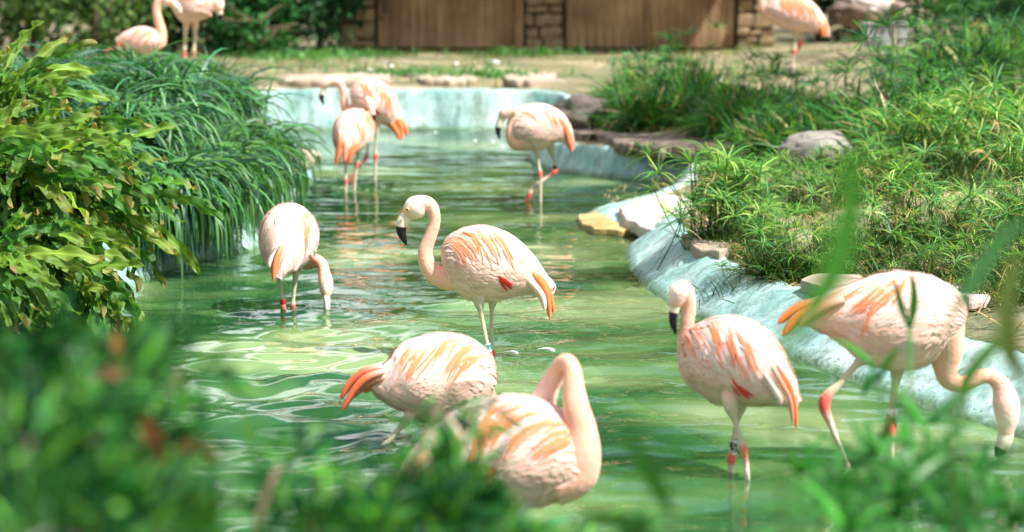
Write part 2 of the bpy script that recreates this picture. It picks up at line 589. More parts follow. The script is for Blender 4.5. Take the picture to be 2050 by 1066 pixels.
def terrain(X, Yv):
    X = np.ravel(np.asarray(X, float))
    Yv = np.ravel(np.asarray(Yv, float))
    sd, rh, rw = pool_sd(X, Yv)
    o = np.clip(sd - rw - 0.03, 0, None)
    left = sstep(-X, 0.9, 1.5) * sstep(Yv, 7.5, 9.5) * (1 - sstep(Yv, 17.5, 21))
    right = sstep(X, 0.3, 0.9) * sstep(Yv, 6, 9) * (1 - sstep(Yv, 17, 20))
    far = sstep(Yv, 17, 22)
    rise = left * 0.45 * sstep(o, 0, 0.8) + right * 0.24 * sstep(o, 0, 1.7)
    base = np.where(o > 0, rh - 0.01 + rise, rh - 0.01)
    target = 0.47 + 0.10 * sstep(X, 2.0, 4.5)
    base = base + far * (target - base) * sstep(o, 0.0, 1.2)
    wob = 0.025 * np.sin(X * 3.1 + Yv * 1.7) * np.sin(Yv * 2.3 - X * 1.1) * sstep(o, 0.05, 0.5)
    out = base + wob
    farout = sstep(np.abs(Yv - 15), 25, 60)
    out = out * (1 - farout) + 0.5 * farout
    inside = sd < rw + 0.01
    return np.where(inside, -0.75, out)


def gz(x, y):
    return float(terrain([x], [y])[0])


def axis(fine_a, fine_b, step, lo, hi):
    a = list(np.arange(fine_a, fine_b + 1e-6, step))
    s, v = step, fine_b
    while v < hi:
        s *= 1.35
        v += s
        a.append(v)
    s, v = step, fine_a
    while v > lo:
        s *= 1.35
        v -= s
        a.insert(0, v)
    return np.array(a)


gx = axis(-5, 6, 0.09, -260, 260)
gy = axis(2, 37, 0.10, -120, 500)
GX, GY = np.meshgrid(gx, gy)
GZ = terrain(GX, GY).reshape(GX.shape)
nx, ny = len(gx), len(gy)
idx = np.arange(nx * ny).reshape(ny, nx)
gf = np.stack([idx[:-1, :-1], idx[:-1, 1:], idx[1:, 1:], idx[1:, :-1]], -1).reshape(-1, 4)
link('ground', new_mesh('ground', np.stack([GX, GY, GZ], -1).reshape(-1, 3), gf, mat_ground(), True), kind='structure')

# pool basin: floor edge -> slope -> waterline -> rim -> back under the soil
prof = [(-0.30, -0.40), (-0.22, -0.30), (-0.12, -0.15), (0.0, -0.02), (0.12, 0.12), (0.25, 0.26), (0.37, 0.39), (0.5, 0.54), (0.62, 0.67), (0.74, 0.8), (0.86, 0.93), (0.95, 0.99), (1.0, 1.0)]
OUTB = catmull(np.vstack([op, op[:1]]), len(op) * 22 + 1)[:-1]
PB = OUTB[:, :2]
tb = nrm(np.roll(PB, -1, 0) - np.roll(PB, 1, 0))
NB = np.stack([tb[:, 1], -tb[:, 0]], 1) * (1 if area > 0 else -1)
for _ in range(40):
    NB = nrm(NB + np.roll(NB, 1, 0) + np.roll(NB, -1, 0))
rings = []
for k, (o_, z_) in enumerate(prof):
    if o_ <= 0:
        r_ = np.column_stack([PB + NB * o_, np.full(len(PB), z_)])
    else:
        r_ = np.column_stack([PB + NB * (OUTB[:, 3:4] * o_), OUTB[:, 2] * z_])
    rings.append(r_)
rings.append(np.column_stack([PB + NB * (OUTB[:, 3:4] + 0.06), OUTB[:, 2] + 0.004]))
rings.append(np.column_stack([PB + NB * (OUTB[:, 3:4] + 0.10), OUTB[:, 2] - 0.2]))
V, Fc = loft(rings, caps=False)
for i_, v_ in enumerate(V):
    q_ = Vector(v_)
    V[i_] += np.array(noise.noise_vector(q_ * 5.0)) * 0.016 + np.array(noise.noise_vector(q_ * 17.0)) * 0.008
link('pool_basin', new_mesh('pool_basin', V, Fc, mat_basin(), True), kind='structure')
fl = [(-6, 2, -.36), (6, 2, -.36), (6, 30, -.36), (-6, 30, -.36)]
link('pool_floor', new_mesh('pool_floor', fl, [(0, 1, 2, 3)], mat_floor()), kind='structure')

# ------------------------------------------------------------------ water with ripples
RIP = [(568, 625, 3.2, .075), (586, 622, 3.2, .075), (653, 612, 4.0, .085), (981, 722, 2.4, .07), (985, 716, 2.0, .07), (1495, 968, 2.2, .06), (1463, 940, 2.6, .06),
       (1690, 912, 1.8, .07), (1785, 940, 1.8, .07), (2003, 900, 2.5, .07), (692, 372, 5, .12), (709, 385, 6, .13), (751, 362, 5, .12), (1082, 405, 2.4, .09), (1056, 402, 2.4, .08),
       (770, 920, 3.5, .09), (862, 930, 3.0, .09), (560, 780, 3.0, .16), (470, 760, 3.0, .18)]
wx = axis(-2.6, 2.2, 0.028, -4.2, 4.2)
wy = np.concatenate([np.arange(3.6, 13.5, 0.028), np.arange(13.5, 25.4, 0.05)])
WX, WY = np.meshgrid(wx, wy)
WZ = np.zeros_like(WX)
for i in range(34):
    lam = 0.12 * (8.0 ** rng.random())
    th = rng.normal(1.35, 0.75)
    amp = 0.0006 * lam / 0.3
    k = 2 * math.pi / lam
    ph = rng.random() * 6.28 + 1.4 * np.sin(WX * 1.3 + i) + 1.1 * np.sin(WY * 0.9 + 2 * i)
    WZ += amp * np.sin(k * (WX * math.cos(th) + WY * math.sin(th)) + ph)
patch = 0.55 + 0.45 * np.sin(WX * 1.7 + 0.8 * np.sin(WY * .8)) * np.sin(WY * 0.75 + 1.0)
leftish = 3.6 * np.exp(-((WX + 0.75) / 0.7) ** 2 - ((WY - 8.6) / 2.2) ** 2)
WZ *= (0.35 + 0.65 * patch + leftish)
for (px, py, amp, lam) in RIP:
    c = at_z(px, py)
    R = np.sqrt((WX - c.x) ** 2 + (WY - c.y) ** 2)
    WZ += 0.001 * amp * 0.85 * np.sin(2 * math.pi * R / lam) * np.exp(-R / (lam * 3.4)) * (1 - np.exp(-(R / 0.02) ** 2))
sdw, _, rww = pool_sd(WX, WY)
keep = (sdw < 0.11).reshape(WX.shape)
nx, ny = len(wx), len(wy)
idx = np.arange(nx * ny).reshape(ny, nx)
wf = np.stack([idx[:-1, :-1], idx[:-1, 1:], idx[1:, 1:], idx[1:, :-1]], -1).reshape(-1, 4)
kk = keep[:-1, :-1] & keep[1:, 1:] & keep[:-1, 1:] & keep[1:, :-1]
wf = wf[kk.ravel()]
used = np.unique(wf)
remap = np.full(nx * ny, -1)
remap[used] = np.arange(len(used))
link('water', new_mesh('water', np.stack([WX, WY, WZ], -1).reshape(-1, 3)[used], remap[wf], mat_water(), True), kind='structure')

# ------------------------------------------------------------------ flamingos
PALE = np.array((0.86, 0.645, 0.56))
PALE2 = np.array((0.79, 0.49, 0.37))
PEACH = np.array((0.84, 0.43, 0.30))
ORANGE = np.array((0.88, 0.215, 0.06))
SALMON = np.array((0.86, 0.34, 0.22))
RED = np.array((0.62, 0.035, 0.02))
LEG = np.array((0.50, 0.44, 0.29))
KNEE = np.array((0.72, 0.11, 0.08))
SHANK = np.array((0.62, 0.47, 0.38))
BLACK = np.array((0.012, 0.012, 0.014))
IVORY = np.array((0.72, 0.64, 0.48))


class Bird:
    def __init__(s, anchor=None, Y=None):
        s.Y0 = Y if Y else at_z(*anchor).y

    def p(s, px, py, dy=0.0):
        return np.array(at_y(px, py, s.Y0 + dy))

    def pts(s, L):
        """list of (px,py,dy,r...) -> centres (n,3), radii in metres (n,k)"""
        C = np.array([s.p(*q[:3]) for q in L])
        R = np.array([[r / px_scale(s.Y0 + q[2], c[2]) for r in q[3:]] for q, c in zip(L, C)])
        return C, R


def tube(C, R, side, n, K=18, ws=1.0):
    """C (m,3), R (m,1|2) -> rings; side: lateral hint; second radius (or ws*first) is along side"""
    if R.shape[1] == 1:
        R = np.column_stack([R[:, 0], R[:, 0] * ws])
    D = catmull(np.column_stack([C, R]), n)
    c, r = D[:, :3], np.maximum(D[:, 3:], 0.0012)
    t = nrm(np.gradient(c, axis=0))
    sv = np.asarray(side, float)
    sv = nrm(sv[None] - (t @ sv)[:, None] * t)
    u = np.cross(sv, t)
    a = np.arange(K) / K * 2 * math.pi
    rings = [c[i] + np.cos(a)[:, None] * u[i] * r[i, 0] + np.sin(a)[:, None] * sv[i] * r[i, 1] for i in range(n)]
    return rings, (c, r, t, sv, u)


def grad(stops, x):
    xs = [a for a, _ in stops]
    return np.stack([np.interp(x, xs, [c[j] for _, c in stops]) for j in range(3)], -1)


def text_on_band(body, parent, origin, ax, side_dir, toward, rad, length, mat):
    """letters running down the band, bent round it"""
    cu = bpy.data.curves.new('lettering', 'FONT')
    cu.body = body
    cu.align_x = 'CENTER'
    cu.align_y = 'CENTER'
    to = bpy.data.objects.new('lettering_source', cu)
    COL.objects.link(to)
    bpy.context.view_layer.update()
    me = bpy.data.meshes.new_from_object(to.evaluated_get(bpy.context.evaluated_depsgraph_get()))
    bpy.data.objects.remove(to)
    co = np.zeros(len(me.vertices) * 3, np.float32)
    me.vertices.foreach_get('co', co)
    co = co.reshape(-1, 3)
    co[:, 0] -= (co[:, 0].max() + co[:, 0].min()) / 2
    co[:, 1] -= (co[:, 1].max() + co[:, 1].min()) / 2
    sc = length / (co[:, 0].max() - co[:, 0].min())
    sy = min(sc, rad * 1.5 / (co[:, 1].max() - co[:, 1].min()))
    along = co[:, 0] * sc
    ang = co[:, 1] * sy / rad
    P = origin + along[:, None] * ax + (rad + 0.0008) * (np.cos(ang)[:, None] * toward + np.sin(ang)[:, None] * side_dir)
    me.vertices.foreach_set('co', P.astype(np.float32).ravel())
    me.update()
    me.materials.clear()
    me.materials.append(mat)
    return link('lettering', me, parent)


def flamingo(label, anchor, trunk, neck, bill, legs, eyes=(), tail=(), band=None, feathers=None, voxel=0.0045, Y=None, black_at=0.35,
             face=None, tail_flat='sag', group='flamingos in the pond', facing=None, feet_z=None, seed=1, red=True, orange=0.5, oz=(0.34, 0.78)):
    R_ = np.random.default_rng(seed)
    B = Bird(anchor, Y)
    ax_, ay_ = (trunk[len(trunk) // 2][0], trunk[len(trunk) // 2][1])
    base = B.p(ax_, ay_)
    base[2] = 0.0 if feet_z is None else feet_z
    root = thing('flamingo', base, label, 'flamingo', group)
    bpy.context.view_layer.update()
    allV, allF, allC = [], [], []

    def add(rings, cols, caps=True):
        n0 = sum(len(v) for v in allV)
        V, Fq = loft(rings, caps, n0)
        allV.append(V)
        allF.extend(Fq)
        allC.append(cols)
    C, Rr = B.pts(trunk)
    if facing is None:
        f = C[-1] - C[0]
    else:
        f = np.array(facing, float)
    f = np.array([f[0], f[1], 0.0])
    f = nrm(f)
    side = np.array([f[1], -f[0], 0.0])      # bird's right
    n = 60
    rings, fr = tube(C, Rr, side, n, 36)
    c, r, t, sv, u = fr
    tt = np.linspace(0, 1, n)
    a = np.arange(36) / 36 * 2 * math.pi
    cols = []
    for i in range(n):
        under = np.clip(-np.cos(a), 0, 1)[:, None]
        cc = PALE * (1 - under) + PALE2 * under  # underside tone takes in its shade and warm bounce, painted as tan
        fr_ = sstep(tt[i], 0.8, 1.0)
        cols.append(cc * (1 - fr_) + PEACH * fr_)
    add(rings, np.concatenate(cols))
    # neck + head
    Cn, Rn = B.pts(neck)
    nn = 70
    ringsn, frn = tube(Cn, Rn, side, nn, 20, 0.86)
    xs = np.linspace(0, 1, nn)
    ncol = grad([(0, PEACH), (0.35, PEACH * 1.0), (0.6, PEACH * 0.5 + PALE2 * 0.5), (0.78, PALE2 * 0.5 + PALE * 0.5), (0.88, PALE), (0.94, PALE2), (1, PEACH if face is None else face)], xs)
    add(ringsn, np.repeat(ncol, 20, 0))
    # legs
    for lg in legs:
        Cl, Rl = B.pts(lg['pts'])
        Rl[0] *= 0.55
        Cl[0] = Cl[0] * 0.5 + 0.5 * np.array([Cl[0][0], C[len(C) // 2][1], Cl[0][2]])
        m = 48
        rl, _ = tube(Cl, Rl, side, m, 10)
        ks = lg['knee'] / (len(lg['pts']) - 1)
        x = np.linspace(0, 1, m)
        th = 1.0 / (len(lg['pts']) - 1)
        lc = grad([(0, PALE2), (th * 0.6, PALE2 * 0.9), (th, LEG), (ks - 0.09, LEG * 1.05), (ks - 0.03, KNEE), (ks + 0.04, KNEE), (ks + 0.12, SHANK), (1, SHANK)], x)
        if lg.get('redfoot'):
            lc[int(m * 0.84):] = KNEE
        add(rl, np.repeat(lc, 10, 0))
        foot = Cl[-1]
        if not lg.get('nofoot'):
            for ang in (-0.5, 0.0, 0.5):
                d = f * math.cos(ang) + side * math.sin(ang)
                tc = np.array([foot, foot + d * 0.035 + [0, 0, -0.004], foot + d * 0.075 + [0, 0, -0.012]])
                rt, _ = tube(tc, np.array([[0.006], [0.006], [0.003]]), np.array([0, 0, 1.0]), 6, 8)
                add(rt, np.tile(SHANK, (48, 1)))
    V = np.concatenate(allV)
    Cc = np.concatenate(allC)
    raw = new_mesh('raw', V, allF)
    tmp = bpy.data.objects.new('raw', raw)
    COL.objects.link(tmp)
    md = tmp.modifiers.new('r', 'REMESH')
    md.mode = 'VOXEL'
    md.voxel_size = voxel
    ms = tmp.modifiers.new('s', 'SMOOTH')
    ms.factor = 0.5
    ms.iterations = 3
    bpy.context.view_layer.update()
    body = bpy.data.meshes.new_from_object(tmp.evaluated_get(bpy.context.evaluated_depsgraph_get()))
    bpy.data.objects.remove(tmp)
    kd = kdtree.KDTree(len(V))
    for i, v in enumerate(V):
        kd.insert(v, i)
    kd.balance()
    bc = np.array([Cc[kd.find(v.co)[1]] for v in body.vertices], dtype=np.float32)
    at = body.color_attributes.new('Col', 'FLOAT_COLOR', 'POINT')
    at.data.foreach_set('color', np.column_stack([bc, np.ones(len(bc), np.float32)]).astype(np.float32).ravel())
    body.materials.clear()
    body.materials.append(M_body)
    body.polygons.foreach_set('use_smooth', np.ones(len(body.polygons), bool))
    body.name = 'body'
    link('body', body, root)
    # bill
    if bill:
        Cb, Rb = B.pts(bill)
        rb, _ = tube(Cb, Rb, side, 26, 14, 0.8)
        x = np.linspace(0, 1, 26)
        bcg = np.where((x > black_at)[:, None], BLACK, IVORY)
        Vb, Fb = loft(rb)
        link('bill', new_mesh('bill', Vb, Fb, M_bill, True, np.repeat(bcg, 14, 0)), root)
    for (px, py, dy, rad) in eyes:
        e = B.p(px, py, dy)
        r_ = rad / px_scale(B.Y0 + dy)
        vs, fs = [], []
        rgs = []
        for i in range(7):
            ph = math.pi * i / 6
            rr = max(0.02, math.sin(ph)) * r_
            aa = np.arange(10) / 10 * 2 * math.pi
            rgs.append(np.stack([e[0] + rr * np.cos(aa), np.full(10, e[1] - math.cos(ph) * r_ * 0.55), e[2] + rr * np.sin(aa)], 1))
        vs, fs = loft(rgs)
        ecol = np.where((np.arange(70) < 20)[:, None], np.array((0.05, 0.04, 0.03)), np.array((0.75, 0.6, 0.25)))
        link('eye', new_mesh('eye', vs, fs, M_bill, True, ecol), root)
    # feathers on both flanks, laid like shingles over the trunk
    Ltr = np.sum(np.linalg.norm(np.diff(c, axis=0), axis=1))

    def surf(T, TH):
        T = np.clip(T, 0.0, 1.0) * (n - 1)
        i0 = np.clip(T.astype(int), 0, n - 2)
        w = (T - i0)[..., None]
        mixv = lambda A: A[i0] * (1 - w) + A[i0 + 1] * w
        cc, rr, uu, ss = mixv(c), mixv(r), mixv(u), mixv(sv)
        ct, st = np.cos(TH)[..., None], np.sin(TH)[..., None]
        pos = cc + uu * rr[..., :1] * ct + ss * rr[..., 1:] * st
        nr = nrm(uu * ct / np.maximum(rr[..., :1], .01) + ss * st / np.maximum(rr[..., 1:], .01))
        return pos, nr
    ft = dict(rows=15, cols=15, L=0.115, W=0.019)
    if feathers:
        ft.update(feathers)
    ks = np.linspace(0, 1, 7)
    for sgn, pname in ((1, 'wing_plumage'), (-1, 'wing_plumage')):
        VV, FF, CC = [], [], []
        cnt = 0
        for i in range(ft['rows']):
            t0 = 0.94 - 0.80 * i / (ft['rows'] - 1)
            for j in range(ft['cols']):
                th0 = math.radians(2 + 118 * (j + 0.5 * (i % 2)) / ft['cols'])
                jt, jh = R_.normal(0, 0.014), R_.normal(0, 0.05)
                T0, H0 = t0 + jt, th0 + jh
                deg = math.degrees(H0)
                big = oz[0] < T0 < oz[1] and 18 < deg < 80
                Lf = ft['L'] * R_.uniform(0.8, 1.15) * (1.25 if big else (0.75 if T0 > 0.8 else 1.0))
                dT = Lf / Ltr
                phi = math.radians(np.interp(deg, [0, 20, 55, 80, 120], [12, 40, 42, 8, -14]) * (1.0 if T0 > 0.35 else 0.5) + R_.normal(0, 5))
                T = T0 - dT * ks * math.cos(phi)
                H = H0 + Lf / 0.13 * math.sin(phi) * ks
                P, N = surf(T, sgn * H)
                off = 0.0035 + 0.0052 * ks ** 1.5 + R_.uniform(0, 0.0022) * ks
                P = P + N * off[:, None]
                tg = nrm(np.gradient(P, axis=0))
                lat = nrm(np.cross(N, tg))
                w = ft['W'] * R_.uniform(0.8, 1.15) * (0.8 if T0 > 0.8 else 1) * np.minimum(1, 0.45 + ks * 2.5) * np.sqrt(np.clip(1 - ks ** 3, 0.02, 1))
                cen = P + N * 0.0018
                Lv, Rv = P - lat * w[:, None], P + lat * w[:, None]
                VV.append(np.stack([Lv, cen, Rv], 1).reshape(-1, 3))
                for k in range(6):
                    b0 = cnt + k * 3
                    FF += [(b0, b0 + 1, b0 + 4, b0 + 3), (b0 + 1, b0 + 2, b0 + 5, b0 + 4)]
                cnt += 21
                basec = PALE * R_.uniform(0.86, 1.08) + R_.normal(0, 0.018, 3)
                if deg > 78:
                    basec = basec * 0.5 + PALE2 * 0.5  # lower flank feathers toned towards the painted tan shade of the underside
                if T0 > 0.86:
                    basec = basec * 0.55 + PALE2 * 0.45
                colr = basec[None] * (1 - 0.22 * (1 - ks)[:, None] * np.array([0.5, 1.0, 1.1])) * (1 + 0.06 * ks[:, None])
                if big and R_.random() < orange * 0.3:
                    oc = ORANGE if R_.random() < 0.6 else SALMON
                    m_ = np.clip(1.2 - np.abs(ks - 0.45) * 1.7, 0, 1)[:, None] * R_.uniform(0.75, 1)
                    colr = colr * (1 - m_) + oc * m_
                elif R_.random() < 0.22:
                    m_ = (np.clip(ks - 0.2, 0, 1) * 0.5)[:, None]
                    colr = colr * (1 - m_) + SALMON * m_
                if red and 0.28 < T0 < 0.40 and 74 < deg < 92:
                    colr = np.tile(RED, (7, 1)) * R_.uniform(0.8, 1.3)
                c3 = np.repeat(colr[:, None], 3, 1)
                c3[:, 0] = c3[:, 0] * 0.8 + PALE * 0.2
                c3[:, 2] = c3[:, 2] * 0.8 + PALE * 0.2
                CC.append(c3.reshape(-1, 3))
        # narrow orange coverts lying over the pale ones
        for i in range(int(60 * orange) + 2):
            T0 = R_.uniform(oz[0] + 0.08, oz[1])
            H0 = math.radians(R_.uniform(16, 48))
            Lf = ft['L'] * R_.uniform(0.75, 1.25)
            phi = math.radians(R_.normal(50, 7) - 30 * max(0, 0.5 - T0))
            T = T0 - Lf / Ltr * ks * math.cos(phi)
            H = H0 + Lf / 0.13 * math.sin(phi) * ks + 0.12 * ks ** 2
            P, N = surf(T, sgn * H)
            P = P + N * (0.0095 + 0.002 * ks + R_.uniform(0, 0.0015))[:, None]
            tg = nrm(np.gradient(P, axis=0))
            lat = nrm(np.cross(N, tg))
            w = ft['W'] * 0.36 * R_.uniform(0.6, 1.2) * np.minimum(1, 0.3 + ks * 2.5) * np.sqrt(np.clip(1 - ks ** 2.5, 0.01, 1))
            VV.append(np.stack([P - lat * w[:, None], P + N * 0.001, P + lat * w[:, None]], 1).reshape(-1, 3))
            for k in range(6):
                b0 = cnt + k * 3
                FF += [(b0, b0 + 1, b0 + 4, b0 + 3), (b0 + 1, b0 + 2, b0 + 5, b0 + 4)]
            cnt += 21
            m_ = np.clip(ks * 3, 0.25, 1)[:, None]
            m_ = m_ * R_.uniform(0.85, 1.0)
            oc = ORANGE * R_.uniform(0.9, 1.1) if R_.random() < 0.85 else SALMON
            c3 = np.repeat((PALE * (1 - m_) + oc * m_)[:, None], 3, 1)
            c3[:, 0] = c3[:, 0] * 0.95 + PALE * 0.05
            c3[:, 2] = c3[:, 2] * 0.95 + PALE * 0.05
            CC.append(c3.reshape(-1, 3))
        if red:
            for i in range(5):
                T0 = R_.uniform(0.42, 0.46)
                H0 = math.radians(R_.uniform(92, 108))
                Lf = 0.055 * R_.uniform(0.8, 1.3)
                phi = math.radians(R_.normal(48, 14))
                T = T0 - Lf / Ltr * ks * math.cos(phi)
                H = H0 + Lf / 0.13 * math.sin(phi) * ks
                P, N = surf(T, sgn * H)
                P = P + N * (0.0105 + 0.003 * ks + R_.uniform(0, 0.002))[:, None]
                tg = nrm(np.gradient(P, axis=0))
                lat = nrm(np.cross(N, tg))
                w = 0.006 * np.minimum(1, 0.3 + ks * 2.5) * np.sqrt(np.clip(1 - ks ** 2.5, 0.01, 1))
                VV.append(np.stack([P - lat * w[:, None], P + N * 0.001, P + lat * w[:, None]], 1).reshape(-1, 3))
                for k in range(6):
                    b0 = cnt + k * 3
                    FF += [(b0, b0 + 1, b0 + 4, b0 + 3), (b0 + 1, b0 + 2, b0 + 5, b0 + 4)]
                cnt += 21
                CC.append(np.tile(RED * R_.uniform(0.8, 1.4), (21, 1)))
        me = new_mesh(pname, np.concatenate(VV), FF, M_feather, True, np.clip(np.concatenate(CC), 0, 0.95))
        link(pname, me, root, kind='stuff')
    # loose down over trunk and neck
    nd_ = 900 if voxel < 0.005 else 250
    T0 = R_.uniform(0.06, 0.97, nd_)
    H0 = R_.uniform(-math.pi, math.pi, nd_)
    Lf = R_.uniform(0.02, 0.05, nd_)
    kf = np.linspace(0, 1, 4)
    sl = R_.normal(0.15, 0.5, nd_) * np.sign(H0)
    TT = T0[:, None] - (Lf / Ltr)[:, None] * kf
    HH = H0[:, None] + (Lf * sl / 0.12)[:, None] * kf
    P, N = surf(TT, HH)
    up = np.abs(H0) < math.radians(118)
    lift = np.where(up, 0.006, 0.0015)[:, None] + (R_.uniform(0.002, 0.009, nd_)[:, None]) * kf ** 1.4
    P = P + N * lift[..., None]
    tg = nrm(np.gradient(P, axis=1))
    lat = nrm(np.cross(N, tg))
    w = (R_.uniform(0.0012, 0.0034, nd_)[:, None] * np.sqrt(1 - kf ** 2 * 0.97))[..., None]
    Vd = np.stack([P - lat * w, P + lat * w], 2).reshape(-1, 3)
    qd = np.array([[2 * k, 2 * k + 1, 2 * k + 3, 2 * k + 2] for k in range(3)])
    Fd = (qd[None] + (np.arange(nd_) * 8)[:, None, None]).reshape(-1, 4)
    cd = np.where((np.abs(H0) < 1.4)[:, None], PALE, PALE * 0.5 + PALE2 * 0.5) * R_.uniform(0.9, 1.12, (nd_, 1))  # down below follows the same painted shade tone
    # neck fuzz
    cn_, rn_, tn_, svn_, un_ = frn
    nk = 700 if voxel < 0.005 else 0
    if nk:
        i0 = R_.integers(6, nn - 6, nk)
        an = R_.uniform(0, 6.283, nk)
        dirn = un_[i0] * np.cos(an)[:, None] + svn_[i0] * np.sin(an)[:, None]
        b0_ = cn_[i0] + un_[i0] * (rn_[i0, :1] * np.cos(an)[:, None]) + svn_[i0] * (rn_[i0, 1:] * np.sin(an)[:, None])
        l_ = R_.uniform(0.008, 0.018, nk)[:, None, None]
        k3 = np.linspace(0, 1, 4)[None, :, None]
        Pn = b0_[:, None] - tn_[i0][:, None] * l_ * k3 + dirn[:, None] * (-0.001 + 0.0035 * k3 ** 1.3)
        latn = nrm(np.cross(dirn, tn_[i0]))[:, None]
        wn_ = 0.0011 * np.sqrt(1 - k3 ** 2 * 0.97)
        Vn = np.stack([Pn - latn * wn_, Pn + latn * wn_], 2).reshape(-1, 3)
        Fn = (qd[None] + (np.arange(nk) * 8)[:, None, None]).reshape(-1, 4) + len(Vd)
        Vd = np.concatenate([Vd, Vn])
        Fd = np.concatenate([Fd, Fn])
        cd = np.concatenate([cd, ncol[i0] * R_.uniform(0.95, 1.15, (nk, 1))])
    link('down', new_mesh('down', Vd, Fd, M_feather, True, np.repeat(np.clip(cd, 0, .95), 8, 0)), root, kind='stuff')
    # long drooping tail and flight feathers
    for (path, W, col) in tail:
        Cp = np.array([B.p(*q) for q in path])
        m = 12
        D = catmull(Cp, m)
        k = np.linspace(0, 1, m)
        tg = nrm(np.gradient(D, axis=0))
        lat = nrm(np.cross(tg, side)) if tail_flat == 'sag' else nrm(np.tile(side, (m, 1)) - (tg @ side)[:, None] * tg)
        nn_ = nrm(np.cross(tg, lat))
        w = W / px_scale(B.Y0) * np.minimum(1, 0.6 + k) * np.sqrt(np.clip(1 - k ** 2.6, 0.01, 1))
        th = 0.004
        Lv, Rv, Ce, Cb = D - lat * w[:, None], D + lat * w[:, None], D + nn_ * th, D - nn_ * th
        Vt = np.stack([Lv, Ce, Rv, Cb], 1).reshape(-1, 3)
        Ft = []
        for q in range(m - 1):
            for e in range(4):
                Ft.append((q * 4 + e, q * 4 + (e + 1) % 4, q * 4 + 4 + (e + 1) % 4, q * 4 + 4 + e))
        ccol = grad([(0, PALE), (0.15, np.array(col) * 0.6 + PALE * 0.4), (0.35, np.array(col)), (0.9, np.array(col)), (1, np.array(col) * 0.8)], k)
        link('tail_feather', new_mesh('tail_feather', Vt, Ft, M_feather, True, np.repeat(ccol, 4, 0)), root)
    if band:
        p0, p1 = B.p(*band['a']), B.p(*band['b'])
        ax = nrm(p1 - p0)
        ln = np.linalg.norm(p1 - p0)
        rad = band['r'] / px_scale(B.Y0)
        rg, _ = tube(np.array([p0, p0 + ax * ln * .06, p0 + ax * ln * .94, p1]), np.array([[rad * .9], [rad], [rad], [rad * .9]]), np.array([1.0, 0, 0]), 10, 18)
        Vq, Fq = loft(rg)
        bo = link('leg_band', new_mesh('leg_band', Vq, Fq, band['mat'], True), root)
        if band.get('edge'):
            for (q0, q1) in ((0, 0.12), (0.88, 1.0)):
                e0, e1 = p0 + ax * ln * q0, p0 + ax * ln * q1
                rg, _ = tube(np.array([e0, e1]), np.array([[rad * 1.04], [rad * 1.04]]), np.array([1.0, 0, 0]), 3, 18)
                Vq, Fq = loft(rg)
                link('band_edge', new_mesh('band_edge', Vq, Fq, band['edge'], True), bo)
        if band.get('text'):
            toward = np.array([0.25, -1, 0.0])
            toward = nrm(toward - ax * (toward @ ax))
            sd2 = nrm(np.cross(ax, toward))
            if sd2[0] < 0:
                sd2 = -sd2
            text_on_band(band['text'], bo, (p0 + p1) / 2, ax, sd2, toward, rad, ln * 0.74, band['tmat'])
    return root


def P_(mat_name, col, rough=0.4):
    return mat_plain(mat_name, col, rough)


MB_green, MB_white, MB_black, MB_red, MB_mint = P_('band_green', (0.01, 0.22, 0.17)), P_('band_white', (0.82, 0.8, 0.76)), P_('band_black', (0.015, 0.02, 0.03)), P_('band_red', (0.35, 0.01, 0.02)), P_('band_mint', (0.6, 0.85, 0.75))


# 1 main bird
flamingo('flamingo with lowered black-tipped bill, s-curved neck and green leg band, standing sideways in open water', (981, 720),
         [(1104, 580, -.01, 5, 5), (1090, 573, 0, 14, 12), (1070, 563, 0, 28, 24), (1040, 550, 0, 49, 40), (1005, 539, 0, 68, 52), (970, 531, 0, 75, 57), (940, 526, 0, 72, 54), (914, 524, 0, 58, 44), (896, 525, 0, 40, 30), (886, 527, 0, 14, 12)],
         [(935, 545, 0, 34), (908, 556, 0, 27), (885, 556, 0, 22), (865, 544, 0, 19), (853, 522, 0, 16.5), (852, 500, 0, 14.5), (861, 475, 0, 12.8), (869, 450, 0, 12), (869, 430, 0, 12.3), (862, 413, 0, 14), (849, 408, 0, 17), (834, 415, 0, 23.5), (822, 424, 0, 19.5), (813, 431, 0, 13)],
         [(817, 430, 0, 12), (809, 440, 0, 12.5), (804, 450, 0, 12), (803, 460, 0, 10.5), (805, 470, 0, 8.8), (809, 480, 0, 6), (812.5, 488, 0, 3), (813.5, 491, 0, 1)],
         [dict(pts=[(960, 580, -.06, 26), (959, 604, -.06, 12), (963, 628, -.06, 5.2), (969, 660, -.06, 4.8), (975, 690, -.06, 4.8), (980, 712, -.06, 7), (984, 732, -.06, 5), (990, 810, -.06, 4.6)], knee=5),
          dict(pts=[(990, 580, .06, 22), (986, 606, .06, 9), (984.5, 625, .06, 4.8), (984, 660, .06, 4.6), (985, 690, .06, 4.8), (986, 708, .06, 6.5), (986, 728, .06, 4.8), (984, 800, .06, 4.4)], knee=5)],
         eyes=[(815.5, 419.5, -.036, 3.6)],
         tail=[([(1045, 530, -.07), (1072, 555, -.06), (1094, 590, -.04), (1101, 640, -.03)], 9, ORANGE), ([(1052, 535, -.06), (1080, 558, -.05), (1100, 590, -.03), (1109, 628, -.02)], 8, ORANGE),
               ([(1040, 545, -.075), (1066, 570, -.07), (1085, 595, -.05), (1091, 622, -.045)], 9, PALE), ([(1060, 548, .02), (1086, 560, .03), (1103, 575, .03), (1108, 584, .03)], 13, PALE), ([(1060, 560, .0), (1085, 572, .0), (1100, 582, .0), (1104, 592, .0)], 13, PALE)],
         band=dict(a=(974.2, 689, -.06), b=(978, 704, -.06), r=7.5, mat=MB_green, edge=MB_mint, text='VS', tmat=MB_mint),
         feathers=dict(rows=19, cols=19, L=0.10, W=0.0145), voxel=0.0036, seed=3, orange=0.55, oz=(0.42, 0.9))

